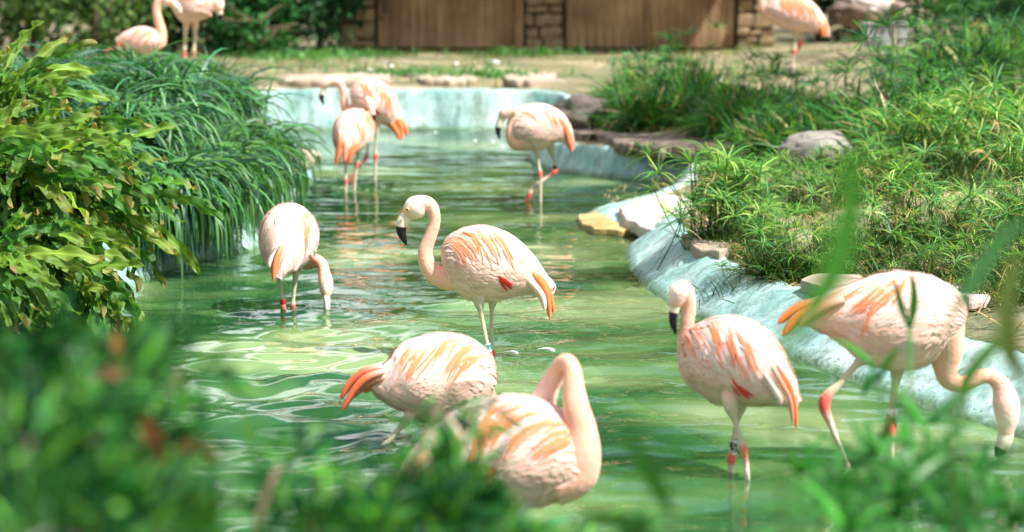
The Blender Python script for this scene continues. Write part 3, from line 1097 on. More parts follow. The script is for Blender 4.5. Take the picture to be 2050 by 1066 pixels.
# 2 left bird seen from behind, bill in the water
flamingo('flamingo seen from behind with its bill dipped in the water, beside the overhanging strap-leaf grass', (577, 622),
         [(556, 556, -.24, 5, 5), (560, 538, -.21, 20, 18), (566, 515, -.15, 42, 36), (573, 490, -.06, 60, 50), (578, 478, .04, 68, 55), (583, 478, .12, 62, 52), (588, 488, .2, 44, 38), (592, 497, .25, 14, 12)],
         [(592, 505, .14, 26), (606, 520, .17, 20), (620, 524, .15, 16), (634, 523, .12, 14), (645, 532, .1, 13.5), (649, 548, .08, 14), (652, 565, .06, 17), (653, 580, .05, 15.5), (653, 594, .04, 10)],
         [(653, 592, .04, 9.5), (654, 602, .03, 8.5), (655, 612, .02, 7.5), (655, 622, .01, 6), (653, 632, 0, 2)],
         [dict(pts=[(556, 535, 0, 16), (558, 553, 0, 6.5), (562, 575, 0, 4.6), (565, 600, 0, 4.4), (567, 615, 0, 6), (569, 630, 0, 4), (572, 720, 0, 4)], knee=4),
          dict(pts=[(594, 535, .05, 16), (592, 553, .05, 6.5), (589, 578, .05, 4.6), (587, 600, .05, 4.4), (586, 613, .05, 6), (586, 628, .05, 4), (586, 715, .05, 4)], knee=4)],
         tail=[([(570, 480, -.2), (556, 510, -.25), (549, 535, -.27), (547, 564, -.27)], 7, ORANGE), ([(576, 490, -.2), (562, 515, -.25), (554, 535, -.26), (551, 552, -.26)], 9, SALMON), ([(560, 495, -.22), (546, 515, -.25), (540, 530, -.26), (541, 538, -.26)], 9, PALE),
               ([(600, 500, -.15), (596, 520, -.18), (590, 535, -.19), (588, 545, -.19)], 10, PALE)],
         band=dict(a=(565.3, 600, 0), b=(566.6, 609, 0), r=6, mat=MB_red), tail_flat='side', feathers=dict(rows=16, cols=15, L=0.12, W=0.019), seed=5, orange=0.16, red=False, black_at=0.75)

# 3 front-middle bird
flamingo('flamingo with red-orange tail, its neck hanging down behind the preening flamingo', None,
         [(742, 762, -.02, 6, 6), (760, 768, 0, 26, 20), (790, 768, .02, 52, 40), (825, 762, .04, 76, 58), (865, 760, .07, 88, 66), (905, 760, .1, 88, 66), (942, 768, .13, 74, 56), (968, 778, .15, 48, 38), (984, 784, .16, 16, 14)],
         [(935, 790, .12, 46), (962, 800, .15, 34), (976, 825, .17, 26), (978, 858, .18, 20), (970, 890, .19, 17), (958, 905, .19, 18), (948, 900, .19, 22), (940, 912, .19, 18)],
         [(941, 910, .19, 14), (938, 925, .19, 12), (938, 940, .19, 8), (940, 950, .19, 2)],
         [dict(pts=[(830, 815, .0, 28), (815, 842, .0, 11), (800, 858, 0, 6.5), (782, 880, 0, 6), (764, 902, 0, 9), (768, 930, 0, 6), (778, 1010, 0, 6)], knee=4),
          dict(pts=[(875, 820, .08, 26), (870, 850, .08, 10), (866, 880, .08, 6.2), (863, 905, .08, 6), (862, 922, .08, 9), (862, 945, .08, 6), (862, 1020, .08, 6)], knee=4)],
         tail=[([(765, 735, -.05), (730, 745, -.06), (700, 770, -.06), (682, 800, -.06)], 11, (0.8, 0.16, 0.06)), ([(768, 745, -.05), (735, 758, -.06), (708, 785, -.06), (684, 824, -.06)], 11, (0.8, 0.18, 0.06)),
               ([(770, 755, -.04), (742, 765, -.05), (720, 780, -.05), (700, 800, -.05)], 10, (0.82, 0.2, 0.07)), ([(768, 762, -.02), (750, 770, -.03), (735, 780, -.03), (728, 786, -.03)], 9, ORANGE)],
         Y=7.75, feathers=dict(rows=18, cols=18, L=0.105, W=0.016), seed=8, orange=0.45, oz=(0.3, 0.75), red=False)

# 4 nearest bird, preening
flamingo('flamingo preening with its neck folded over its back, close to the shore shrubs', None,
         [(800, 968, -.03, 10, 10), (830, 955, -.02, 34, 26), (870, 938, 0, 62, 48), (925, 920, .02, 92, 70), (985, 910, .03, 110, 82), (1045, 910, .03, 114, 84), (1100, 922, .02, 100, 76), (1140, 936, .01, 76, 60), (1168, 948, 0, 46, 40), (1182, 954, 0, 18, 16)],
         [(1120, 950, .0, 66), (1150, 945, -.01, 50), (1163, 905, -.02, 41), (1162, 860, -.02, 33), (1153, 815, -.02, 27), (1148, 775, -.01, 22), (1146, 742, 0, 18), (1134, 724, .02, 16.5), (1118, 738, .05, 18), (1102, 768, .07, 21), (1088, 800, .07, 26), (1084, 825, .07, 28), (1070, 845, .06, 28), (1055, 860, .05, 18)],
         [(1058, 856, .05, 18), (1040, 870, .04, 15), (1025, 885, .03, 10)],
         [dict(pts=[(985, 985, -.05, 36), (980, 1020, -.05, 14), (978, 1050, -.05, 8), (975, 1085, -.05, 8), (974, 1105, -.05, 11), (975, 1130, -.05, 7.5), (978, 1210, -.05, 7)], knee=4),
          dict(pts=[(1030, 985, .07, 36), (1032, 1020, .07, 14), (1034, 1050, .07, 8), (1036, 1080, .07, 8), (1037, 1098, .07, 11), (1037, 1120, .07, 7.5), (1037, 1200, .07, 7)], knee=4)],
         tail=[([(870, 905, -.05), (840, 925, -.06), (815, 950, -.06), (802, 975, -.06)], 14, SALMON), ([(870, 925, -.05), (840, 945, -.06), (820, 965, -.06), (806, 990, -.06)], 14, SALMON)],
         Y=6.45, feathers=dict(rows=18, cols=18, L=0.11, W=0.017), seed=9, orange=0.5, oz=(0.35, 0.8))

# 5 bird with the black and white band
flamingo('flamingo walking away with a black and white lettered leg band and bright red knees', (1478, 950),
         [(1592, 806, -.14, 6, 6), (1580, 795, -.13, 20, 17), (1562, 780, -.1, 38, 32), (1535, 760, -.06, 60, 50), (1500, 738, 0, 82, 64), (1462, 726, .06, 91, 70), (1425, 724, .11, 80, 62), (1398, 730, .15, 58, 46), (1380, 738, .18, 22, 18)],
         [(1425, 745, .12, 50), (1400, 750, .16, 36), (1384, 738, .18, 27), (1375, 712, .18, 21), (1372, 682, .18, 17.5), (1375, 652, .18, 15.5), (1378, 622, .18, 15), (1377, 598, .18, 16.5), (1369, 582, .18, 19.5), (1360, 584, .17, 21), (1354, 600, .17, 17), (1350, 614, .17, 12)],
         [(1352, 611, .17, 11.5), (1349, 624, .17, 10.5), (1347, 636, .17, 9.5), (1348, 650, .17, 8), (1351, 661, .17, 5), (1353, 670, .17, 1.5)],
         [dict(pts=[(1462, 780, -.05, 34), (1464, 815, -.06, 16), (1471, 842, -.07, 6.8), (1481, 875, -.08, 6.5), (1490, 905, -.09, 9.5), (1494, 932, -.09, 6.2), (1497, 968, -.1, 5.5), (1502, 1060, -.1, 5.5)], knee=4),
          dict(pts=[(1490, 785, .04, 30), (1482, 818, .04, 12), (1475, 845, .04, 6), (1469, 880, .04, 6), (1464, 920, .04, 9.5), (1463, 945, .04, 6), (1463, 1030, .04, 5.5)], knee=4)],
         tail=[([(1555, 730, -.14), (1578, 770, -.17), (1590, 810, -.18), (1594, 858, -.18)], 9, ORANGE), ([(1545, 735, -.15), (1568, 775, -.18), (1582, 805, -.19), (1588, 850, -.19)], 9, SALMON), ([(1530, 750, -.15), (1550, 785, -.17), (1560, 800, -.18), (1562, 812, -.18)], 12, PALE), ([(1548, 748, -.15), (1566, 785, -.17), (1574, 800, -.18), (1576, 812, -.18)], 10, PALE)],
         band=dict(a=(1469.5, 881, .04), b=(1467, 909, .04), r=8.2, mat=MB_black, edge=MB_white, text='CFK', tmat=MB_white),
         feathers=dict(rows=19, cols=18, L=0.105, W=0.0155), voxel=0.004, seed=12, orange=0.3, oz=(0.4, 0.9), black_at=0.2)

# 6 right bird, head lowered
flamingo('large flamingo with white leg band, lowering its bill to the water by the sloping bank', (1740, 928),
         [(1590, 640, 0, 7, 7), (1615, 632, 0, 22, 18), (1650, 630, 0, 38, 30), (1690, 632, 0, 58, 44), (1740, 640, 0, 87, 64), (1795, 645, 0, 99, 72), (1845, 643, 0, 92, 68), (1885, 645, 0, 72, 54), (1908, 652, 0, 48, 38), (1921, 660, 0, 16, 14)],
         [(1880, 665, 0, 56), (1893, 700, 0, 38), (1893, 732, 0, 27), (1898, 757, 0, 21), (1917, 769, 0, 17.5), (1943, 764, 0, 15.5), (1967, 754, 0, 15), (1990, 757, 0, 16), (2005, 775, 0, 19), (2013, 803, 0, 26.5), (2016, 832, 0, 25), (2015, 856, 0, 18), (2013, 872, 0, 15)],
         [(2014, 868, 0, 16), (2011, 882, 0, 16), (2007, 893, 0, 15), (2001, 904, 0, 12), (1994, 914, 0, 4)],
         [dict(pts=[(1745, 690, -.05, 36), (1730, 715, -.05, 17), (1712, 733, -.05, 8.2), (1682, 768, -.05, 7.6), (1650, 805, -.05, 12.5), (1664, 852, -.05, 7.5), (1688, 912, -.05, 6), (1712, 975, -.05, 6)], knee=4),
          dict(pts=[(1800, 705, .05, 36), (1796, 740, .05, 15), (1792, 775, .05, 8.4), (1786, 815, .05, 8), (1783, 852, .05, 12.5), (1784, 890, .05, 7.6), (1785, 940, .05, 6.5), (1787, 1020, .05, 6)], knee=4)],
         tail=[([(1650, 600, -.05), (1610, 612, -.06), (1580, 628, -.06), (1557, 648, -.06)], 12, ORANGE), ([(1655, 612, -.06), (1618, 625, -.07), (1588, 645, -.07), (1566, 674, -.07)], 13, ORANGE), ([(1690, 600, -.07), (1650, 615, -.08), (1620, 635, -.08), (1600, 655, -.08)], 15, SALMON)],
         band=dict(a=(1786.5, 819, .05), b=(1784.5, 839, .05), r=10, mat=MB_white, text='HCW', tmat=MB_red),
         feathers=dict(rows=19, cols=18, L=0.11, W=0.017), voxel=0.004, seed=15, orange=0.45, oz=(0.2, 0.62), black_at=0.62, red=False)

# 7 far left-facing bird
flamingo('distant flamingo facing sideways with orange drooping tail, standing behind another flamingo', (752, 362),
         [(802, 266, 0, 3, 3), (790, 248, 0, 14, 11), (775, 228, 0, 28, 21), (757, 212, 0, 40, 30), (738, 201, 0, 43, 32), (720, 196, 0, 36, 27), (707, 194, 0, 22, 16), (701, 194, 0, 8, 7)],
         [(722, 214, 0, 22), (706, 224, 0, 14), (694, 222, 0, 10.5), (689, 205, 0, 8.6), (688, 188, 0, 7.6), (683, 172, 0, 7.3), (672, 163, 0, 8.2), (660, 163, 0, 10), (652, 170, 0, 9), (648, 177, 0, 6)],
         [(649, 176, 0, 6), (645, 186, 0, 5.5), (644, 196, 0, 5), (646, 204, 0, 3.2), (648.5, 212, 0, 1)],
         [dict(pts=[(758, 232, -.04, 16), (755, 256, -.04, 6), (753, 280, -.04, 3.2), (752, 300, -.04, 3.1), (752, 314, -.04, 5), (751.5, 330, -.04, 3.4), (751, 362, -.04, 3), (751, 405, -.04, 3)], knee=4),
          dict(pts=[(742, 235, .05, 16), (741, 255, .05, 6), (738, 280, .05, 3.2), (735, 300, .05, 3), (733, 315, .05, 4.8), (720, 335, .05, 3), (706, 350, .05, 3), (702, 362, .05, 3)], knee=4, redfoot=1)],
         tail=[([(780, 225, -.04), (793, 240, -.05), (803, 258, -.05), (803, 282, -.05)], 7, ORANGE), ([(786, 228, -.03), (800, 242, -.03), (810, 255, -.03), (816, 272, -.03)], 6, ORANGE), ([(770, 235, -.05), (785, 250, -.06), (796, 268, -.06), (799, 280, -.06)], 7, ORANGE)],
         feathers=dict(rows=13, cols=12, L=0.13, W=0.024), voxel=0.0055, seed=18, orange=0.35)

# 8 far bird seen from behind
flamingo('distant flamingo seen from behind with bold orange tail streaks and head turned back', (704, 384),
         [(684, 322, -.2, 3, 3), (689, 306, -.17, 15, 13), (695, 290, -.12, 28, 26), (702, 274, -.05, 38, 35), (709, 262, .03, 41, 38), (716, 254, .1, 37, 34), (723, 249, .16, 26, 24), (727, 248, .2, 8, 7)],
         [(722, 252, .12, 18), (729, 240, .16, 12), (732, 226, .16, 9), (733, 212, .15, 8), (735, 203, .13, 9), (740, 206, .1, 10), (744, 216, .08, 8.5), (746, 223, .07, 6)],
         [(745, 221, .07, 6), (747, 230, .06, 5.4), (748, 238, .06, 4.5), (746, 246, .06, 2.5), (745, 249, .06, 1)],
         [dict(pts=[(708, 285, 0, 16), (715, 303, 0, 6), (716, 312, 0, 3.6), (715, 320, 0, 3.4), (714, 328, 0, 5.2), (712, 345, 0, 3.5), (709, 388, 0, 3), (708, 425, 0, 3)], knee=4),
          dict(pts=[(694, 300, -.05, 14), (693, 316, -.05, 6), (692, 332, -.05, 3.4), (692, 350, -.05, 3.2), (692, 363, -.05, 5), (692, 378, -.05, 3.4), (692, 420, -.05, 3)], knee=4)],
         tail=[([(680, 262, -.18), (680, 285, -.22), (676, 308, -.23), (672, 332, -.23)], 7, ORANGE), ([(722, 268, -.12), (712, 290, -.2), (702, 310, -.23), (696, 332, -.23)], 8, ORANGE), ([(716, 275, -.14), (704, 292, -.2), (694, 308, -.22), (688, 328, -.22)], 8, ORANGE), ([(688, 270, -.18), (690, 290, -.22), (690, 310, -.23), (690, 325, -.23)], 7, SALMON)],
         tail_flat='side', feathers=dict(rows=13, cols=12, L=0.13, W=0.024), voxel=0.0055, seed=21, orange=0.2, black_at=0.25, red=False)

# 9 far right bird, one leg lifted
flamingo('distant flamingo striding with one leg lifted, beside the turquoise wall under the rock ledge', (1082, 404),
         [(1144, 296, 0, 3, 3), (1136, 280, 0, 11, 9), (1124, 268, 0, 24, 18), (1106, 259, 0, 38, 28), (1084, 256, 0, 46, 34), (1062, 258, 0, 47, 35), (1043, 265, 0, 38, 29), (1030, 274, 0, 24, 18), (1023, 279, 0, 8, 7)],
         [(1052, 278, -.02, 27), (1035, 286, -.03, 17), (1024, 278, -.04, 12), (1022, 262, -.05, 9.6), (1027, 246, -.05, 8.5), (1032, 234, -.05, 8.2), (1030, 223, -.05, 9.5), (1020, 221, -.05, 12.5), (1010, 228, -.05, 12), (1004, 237, -.05, 8)],
         [(1005, 235, -.05, 8), (1001, 245, -.05, 7.4), (998, 254, -.05, 6.5), (997, 264, -.05, 5.2), (999, 273, -.05, 3), (1001, 279, -.05, 1)],
         [dict(pts=[(1072, 288, -.03, 18), (1075, 306, -.03, 7), (1077, 322, -.03, 3.8), (1079, 335, -.03, 3.5), (1081, 348, -.03, 5.4), (1082, 365, -.03, 3.6), (1082, 405, -.03, 3.2), (1082, 450, -.03, 3.2)], knee=4),
          dict(pts=[(1098, 285, .04, 18), (1104, 302, .04, 7), (1108, 318, .04, 3.8), (1111, 332, .04, 3.5), (1112, 343, .04, 5.4), (1092, 358, .02, 3.6), (1070, 374, 0, 4.2), (1060, 391, 0, 6), (1054, 406, 0, 3)], knee=4, redfoot=1, nofoot=1)],
         tail=[([(1120, 250, -.05), (1133, 265, -.05), (1141, 282, -.05), (1145, 305, -.05)], 7, (0.85, 0.2, 0.07)), ([(1112, 235, -.06), (1127, 252, -.06), (1136, 270, -.06), (1140, 290, -.06)], 8, ORANGE), ([(1105, 232, -.07), (1120, 243, -.08), (1131, 258, -.07), (1137, 275, -.07)], 8, ORANGE)],
         band=dict(a=(1110.6, 332, .04), b=(1111.4, 338, .04), r=4.6, mat=MB_black), feathers=dict(rows=13, cols=12, L=0.13, W=0.024), voxel=0.0055, seed=24, orange=0.04, red=False, black_at=0.42)

# 10 bird on the far right bank
Y10 = 23.0
flamingo('flamingo standing on the dry bank in front of the stone building corner', None,
         [(1656, 72, 0, 3, 3), (1648, 60, 0, 10, 8), (1634, 47, 0, 20, 15), (1614, 36, 0, 31, 23), (1592, 29, 0, 35, 26), (1570, 24, 0, 33, 24), (1550, 20, 0, 26, 20), (1537, 18, 0, 16, 12), (1530, 18, 0, 6, 5)],
         [(1554, 28, 0, 22), (1538, 26, 0, 14), (1528, 15, 0, 9.5), (1525, 0, 0, 7.6), (1527, -18, 0, 7), (1529, -36, 0, 7), (1524, -50, 0, 8), (1513, -54, 0, 10), (1504, -49, 0, 9), (1499, -43, 0, 6)],
         [(1500, -44, 0, 6), (1496, -35, 0, 5.4), (1494, -26, 0, 4.6), (1497, -16, 0, 1)],
         [dict(pts=[(1594, 48, -.03, 13), (1593, 64, -.03, 5.5), (1592, 78, -.03, 3.4), (1591, 92, -.03, 3.2), (1590, 104, -.03, 5), (1588, 118, -.03, 3.2), (1585, 168, -.03, 3)], knee=4),
          dict(pts=[(1600, 48, .03, 13), (1601, 62, .03, 5.5), (1602, 70, .03, 3.4), (1603, 77, .03, 3.2), (1603, 86, .03, 5), (1594, 106, .03, 3.2), (1580, 122, .03, 3), (1572, 132, .03, 3)], knee=4, nofoot=1)],
         tail=[([(1630, 30, -.05), (1645, 45, -.05), (1652, 58, -.05), (1654, 74, -.05)], 7, ORANGE), ([(1622, 32, -.06), (1638, 48, -.06), (1646, 60, -.06), (1648, 74, -.06)], 7, ORANGE), ([(1600, 22, -.09), (1615, 28, -.09), (1632, 38, -.08), (1645, 50, -.07)], 7, ORANGE)],
         Y=Y10, feet_z=0.5, feathers=dict(rows=13, cols=12, L=0.13, W=0.024), voxel=0.0055, seed=27, orange=0.8, red=False, group='flamingos on the far banks')

# 11 bird behind the grass, upper left
flamingo('flamingo half hidden behind the grass mound, its neck raised in a hook', None,
         [(238, 82, 0, 4, 4), (250, 82, 0, 14, 10), (266, 82, 0, 22, 17), (284, 82, 0, 27, 20), (302, 84, 0, 25, 19), (316, 88, 0, 18, 14), (324, 92, 0, 7, 6)],
         [(306, 90, 0, 18), (320, 88, 0, 12), (324, 72, 0, 10), (321, 54, 0, 9.2), (316, 36, 0, 8.6), (314, 18, 0, 8.4), (318, 4, 0, 8.6), (328, -2, 0, 10), (339, 2, 0, 12), (348, 9, 0, 8)],
         [(346, 8, 0, 8), (354, 13, 0, 6.5), (359, 19, 0, 5), (360, 26, 0, 3), (358, 31, 0, 1)],
         [dict(pts=[(280, 98, 0, 12), (281, 112, 0, 5), (282, 125, 0, 3.4), (283, 138, 0, 4.6), (281, 152, 0, 3.2), (279, 180, 0, 3)], knee=3),
          dict(pts=[(292, 98, .05, 12), (293, 112, .05, 5), (294, 125, .05, 3.4), (295, 138, .05, 4.6), (293, 152, .05, 3.2), (291, 180, .05, 3)], knee=3)],
         tail=[([(255, 78, -.04), (244, 86, -.04), (236, 94, -.04)], 7, ORANGE)],
         Y=21.5, feet_z=0.5, feathers=dict(rows=11, cols=10, L=0.13, W=0.026), voxel=0.006, seed=30, orange=0.15, red=False, group='flamingos on the far banks', black_at=0.8)

# 12 bird behind it
flamingo('peach-breasted flamingo with drooping white head in front of the dark hedge', None,
         [(340, -22, .05, 5, 5), (352, -12, .03, 22, 17), (368, -2, .01, 36, 28), (386, 8, 0, 43, 33), (402, 18, 0, 36, 29), (412, 28, 0, 22, 18), (417, 34, 0, 7, 6)],
         [(402, 18, 0, 28), (412, 4, 0, 17), (417, -10, 0, 11), (423, -16, 0, 10), (430, -8, 0, 11), (434, 4, 0, 14), (437, 15, 0, 12), (439, 23, 0, 7)],
         [(438, 21, 0, 7), (441, 29, 0, 5.5), (441, 37, 0, 4), (439, 43, 0, 1)],
         [dict(pts=[(376, 40, 0, 15), (372, 58, 0, 6), (371, 75, 0, 3.6), (370, 92, 0, 3.4), (369, 108, 0, 5), (369, 130, 0, 3.2), (369, 185, 0, 3)], knee=4),
          dict(pts=[(392, 42, .05, 15), (391, 60, .05, 6), (390, 76, .05, 3.6), (389, 92, .05, 3.4), (388, 108, .05, 5), (388, 130, .05, 3.2), (388, 185, .05, 3)], knee=4)],
         tail=[([(352, -20, .02), (340, -12, .02), (333, 0, .02)], 8, ORANGE)],
         Y=22.0, feet_z=0.5, feathers=dict(rows=11, cols=10, L=0.13, W=0.026), voxel=0.006, seed=33, orange=0.15, red=False, group='flamingos on the far banks')

# ------------------------------------------------------------------ foliage generators


def blades(base, az, el, L, W, droop, seg=6, twist=None, power=1.2):
    """strap leaves: returns verts (N*(seg+1)*2,3), quads"""
    base = np.asarray(base, float)
    N = len(base)
    az, el, L, W, droop = [np.broadcast_to(np.asarray(q, float), (N,)) for q in (az, el, L, W, droop)]
    P = base.copy()
    pts = [P]
    for k in range(seg):
        u = (k + 0.5) / seg
        e = np.maximum(el - droop * u ** power, -1.5)
        P = P + np.stack([np.cos(e) * np.cos(az), np.cos(e) * np.sin(az), np.sin(e)], 1) * (L / seg)[:, None]
        pts.append(P)
    pts = np.stack(pts, 1)
    u = np.linspace(0, 1, seg + 1)
    w = W[:, None] * (0.55 + 0.45 * np.minimum(1, u * 3)) * np.sqrt(np.clip(1 - u ** 2.2, 0.004, 1))
    sd = np.stack([-np.sin(az), np.cos(az), np.zeros(N)], 1)
    if twist is not None:
        tw = np.broadcast_to(twist, (N,))
        sd = sd * np.cos(tw)[:, None] + np.array([0, 0, 1.0]) * np.sin(tw)[:, None]
    A = pts - sd[:, None] * w[..., None] / 2
    B = pts + sd[:, None] * w[..., None] / 2
    V = np.stack([A, B], 2).reshape(N, -1, 3)
    k = np.arange(seg)
    q = np.stack([2 * k, 2 * k + 1, 2 * k + 3, 2 * k + 2], 1)
    Fq = (q[None] + (np.arange(N) * (seg + 1) * 2)[:, None, None]).reshape(-1, 4)
    return V.reshape(-1, 3), Fq, (seg + 1) * 2


def vary(n, cols, sig=0.12, rg=rng):
    cols = np.asarray(cols, float)
    c = cols[rg.integers(0, len(cols), n)]
    return np.clip(c * np.exp(rg.normal(0, sig, (n, 1))) * np.exp(rg.normal(0, 0.06, (n, 3))), 0.004, 0.9)


def leaf_quads(C, size, rg, aspect=0.5, fold=0.25):
    """leaf-shaped folded faces at centres C"""
    N = len(C)
    d = nrm(rg.normal(0, 1, (N, 3)))
    up = nrm(rg.normal(0, 1, (N, 3)) + np.array([0, 0, 0.9]))
    s = nrm(np.cross(d, up))
    nn = np.cross(s, d)
    sz = size * np.exp(rg.normal(0, 0.22, N))[:, None]
    w = sz * aspect / 2
    v = np.stack([C, C + d * sz * .45 + s * w + nn * w * fold, C + d * sz, C + d * sz * .45 - s * w + nn * w * fold], 1)
    Fq = (np.array([0, 1, 2, 3])[None] + (np.arange(N) * 4)[:, None])
    return v.reshape(-1, 3), Fq


def clump_points(n, centre, radii, nclump, rg, csize=0.32, shell=0.75):
    """points gathered in sub-clumps near the surface of an ellipsoid"""
    d = nrm(rg.normal(0, 1, (nclump, 3)))
    rr = (shell + (1 - shell) * rg.random((nclump, 1))) * rg.uniform(0.7, 1.08, (nclump, 1))
    cc = d * rr
    i = rg.integers(0, nclump, n)
    sz = rg.uniform(0.6, 1.2, nclump)[i][:, None] * csize
    p = cc[i] + nrm(rg.normal(0, 1, (n, 3))) * sz * rg.random((n, 1)) ** 0.45
    return np.asarray(centre) + p * np.asarray(radii), i


def limb(p0, p1, r0, r1, bend, rg, n=7, K=8):
    p0, p1 = np.asarray(p0, float), np.asarray(p1, float)
    t = np.linspace(0, 1, n)[:, None]
    C = p0 + (p1 - p0) * t + np.sin(t * math.pi) * rg.normal(0, bend, 3)
    R = r0 + (r1 - r0) * t
    a = nrm(p1 - p0)
    side = np.array([1.0, 0, 0]) if abs(a[0]) < 0.8 else np.array([0, 1.0, 0])
    rg_, _ = tube(C, R, side, n + 3, K)
    return loft(rg_)


def join(parts):
    V, Fq, off = [], [], 0
    for v, f in parts:
        V.append(v)
        Fq += [tuple(i + off for i in q) for q in f]
        off += len(v)
    return np.concatenate(V), Fq


def tree(label, x, y, h, crown_r, cols, leaf=0.22, n=5000, seed=1, trunk_r=0.18, crown_z=0.62, mat=None, group='trees round the enclosure', name='tree', low=None, aspect=0.5, cat='tree'):
    rg = np.random.default_rng(seed)
    z0 = gz(x, y) - 0.15
    t = thing(name, (x, y, z0), label, cat, group)
    bpy.context.view_layer.update()
    top = np.array([x + rg.normal(0, .2), y + rg.normal(0, .2), z0 + h * (crown_z + 0.1)])
    parts = [limb((x, y, z0), top, trunk_r, trunk_r * .4, 0.15, rg, 9, 10)]
    for k in range(7):
        s = rg.uniform(0.4, 0.95)
        b = np.array([x, y, z0]) * (1 - s) + top * s
        a = rg.random() * 6.28
        e = b + np.array([math.cos(a) * crown_r[0] * .75, math.sin(a) * crown_r[1] * .75, rg.uniform(.1, .5) * crown_r[2]])
        parts.append(limb(b, e, trunk_r * .4, trunk_r * .08, 0.12, rg, 6, 6))
    V, Fq = join(parts)
    link('trunk', new_mesh('trunk', V, Fq, M_bark, True), t)
    C, ci = clump_points(n, (x, y, z0 + h * crown_z if low is None else low), crown_r, 55, rg, 0.30, 0.62)
    V, Fq = leaf_quads(C, leaf, rg, aspect)
    cc = vary(n, cols, 0.18, rg) * rg.uniform(0.75, 1.3, 55)[ci][:, None]
    link('crown', new_mesh('crown', V, Fq, mat or M_leaf, False, np.repeat(np.clip(cc, 0, .8), 4, 0)), t, kind='stuff')
    return t


# ------------------------------------------------------------------ building with stone pillars and plank doors
YB = 35.2


def bxy(px, py):
    return at_y(px, py, YB)


def box_mesh(name, sx, sy, sz, mat, bev=0.0, jit=0.0, rg=None):
    x, y, z = sx / 2, sy / 2, sz / 2
    V = []
    b = bev
    for zz, ins in ((-z, b), (-z + b, 0), (z - b, 0), (z, b)):
        for (a, c) in ((-1, -1), (1, -1), (1, 1), (-1, 1)):
            V.append([a * (x - ins), c * (y - ins), zz])
    V = np.array(V)
    if jit and rg is not None:
        V += rg.normal(0, jit, V.shape)
    Fq = [(3, 2, 1, 0), (12, 13, 14, 15)]
    for i in range(3):
        for k in range(4):
            a, c = i * 4 + k, i * 4 + (k + 1) % 4
            Fq.append((a, c, c + 4, a + 4))
    return new_mesh(name, V, Fq, mat)


def bx(px):
    return float(bxy(px, 60).x)


zb = float(bxy(900, 113).z)
HB = 2.7
bld = thing('stone_building', ((bx(680) + bx(1552)) / 2, YB + 0.6, zb), 'low stone building with wooden plank doors behind the far pool edge', 'building')
bpy.context.view_layer.update()
rg = np.random.default_rng(40)
xl, xr = bx(680), bx(1552)
core = box_mesh('wall', xr - xl - 0.04, 3.0, HB + 0.4, M_mortar)
link('wall', core, bld).location = ((xl + xr) / 2, YB + 0.12 + 1.5, zb + HB / 2 - 0.15)
pillars = [(682, 750), (1052, 1126), (1476, 1551)]
stone_meshes = {}
for (a, b) in pillars:
    x0, x1 = bx(a), bx(b)
    z = zb - 0.08
    row = 0
    while z < zb + HB - 0.05:
        hh = rg.uniform(0.09, 0.24)
        cuts = [x0, x0 + (x1 - x0) * rg.uniform(0.35, 0.65), x1] if row % 3 else [x0, x0 + (x1 - x0) * rg.uniform(.25, .4), x0 + (x1 - x0) * rg.uniform(.6, .75), x1]
        for q in range(len(cuts) - 1):
            w = cuts[q + 1] - cuts[q]
            me = box_mesh('stone', w - 0.022, 0.22, hh - 0.02, M_wall_stone, 0.022, 0.012, rg)
            so = link('stone', me, bld)
            so.location = ((cuts[q] + cuts[q + 1]) / 2, YB + 0.06 - rg.uniform(0, 0.08), z + hh / 2)
        z += hh
        row += 1
# sills below the doors
for (a, b, pz) in ((752, 1050, 104), (1128, 1474, 108)):
    x0, x1 = bx(a), bx(b)
    w = (x1 - x0)
    nst = 4
    for q in range(nst):
        me = box_mesh('stone', w / nst - 0.02, 0.25, 0.14, M_wall_stone, 0.015, 0.005, rg)
        link('stone', me, bld).location = (x0 + w * (q + .5) / nst, YB + 0.05, zb + 0.0)
# doors: vertical boards in a frame, dark gap beneath
for (a, b) in ((757, 1030), (1134, 1292), (1302, 1470)):
    x0, x1 = bx(a), bx(b)
    dz0 = zb + 0.12
    dr = link('door', box_mesh('door', x1 - x0, 0.03, HB - 0.35, M_mortar), bld)
    dr.location = ((x0 + x1) / 2, YB + 0.10, dz0 + (HB - 0.35) / 2)
    bpy.context.view_layer.update()
    nb = max(6, int((x1 - x0) / 0.135))
    bw = (x1 - x0) / nb
    bm_ = box_mesh('board', bw - 0.005, 0.03, HB - 0.36, M_wood, 0.003)
    for q in range(nb):
        bo = bpy.data.objects.new('board', bm_)
        COL.objects.link(bo)
        bo.parent = dr
        bo.location = (x0 + bw * (q + .5) - (x0 + x1) / 2, -0.032 - 0.004 * (q % 2), 0.0)
for (a, b) in ((1031, 1048), (1293, 1301)):
    x0, x1 = bx(a), bx(b)
    link('door_post', box_mesh('door_post', x1 - x0, 0.12, HB, M_wood, 0.008), bld).location = ((x0 + x1) / 2, YB + 0.02, zb + HB / 2 - 0.02)
hnd = box_mesh('door_handle', 0.05, 0.04, 0.5, P_('iron', (0.05, 0.035, 0.02)), 0.008)
link('door_handle', hnd, bld).location = (bx(771), YB + 0.035, float(bxy(771, 28).z) + 0.25)
link('lintel', box_mesh('lintel', xr - xl + 0.3, 0.3, 0.22, M_wood, 0.02), bld).location = ((xl + xr) / 2, YB + 0.02, zb + HB + 0.05)
rv = [(xl - .5, YB - 1.5, zb + HB + .12), (xr + .5, YB - 1.5, zb + HB + .12), (xr + .5, YB + 3.6, zb + HB + 1.1), (xl - .5, YB + 3.6, zb + HB + 1.1)]
rv = rv + [(a, b, c + 0.12) for a, b, c in rv]
link('roof', new_mesh('roof', rv, [(3, 2, 1, 0), (4, 5, 6, 7), (0, 1, 5, 4), (1, 2, 6, 5), (2, 3, 7, 6), (3, 0, 4, 7)], M_wood), bld)

# ------------------------------------------------------------------ rocks and slabs


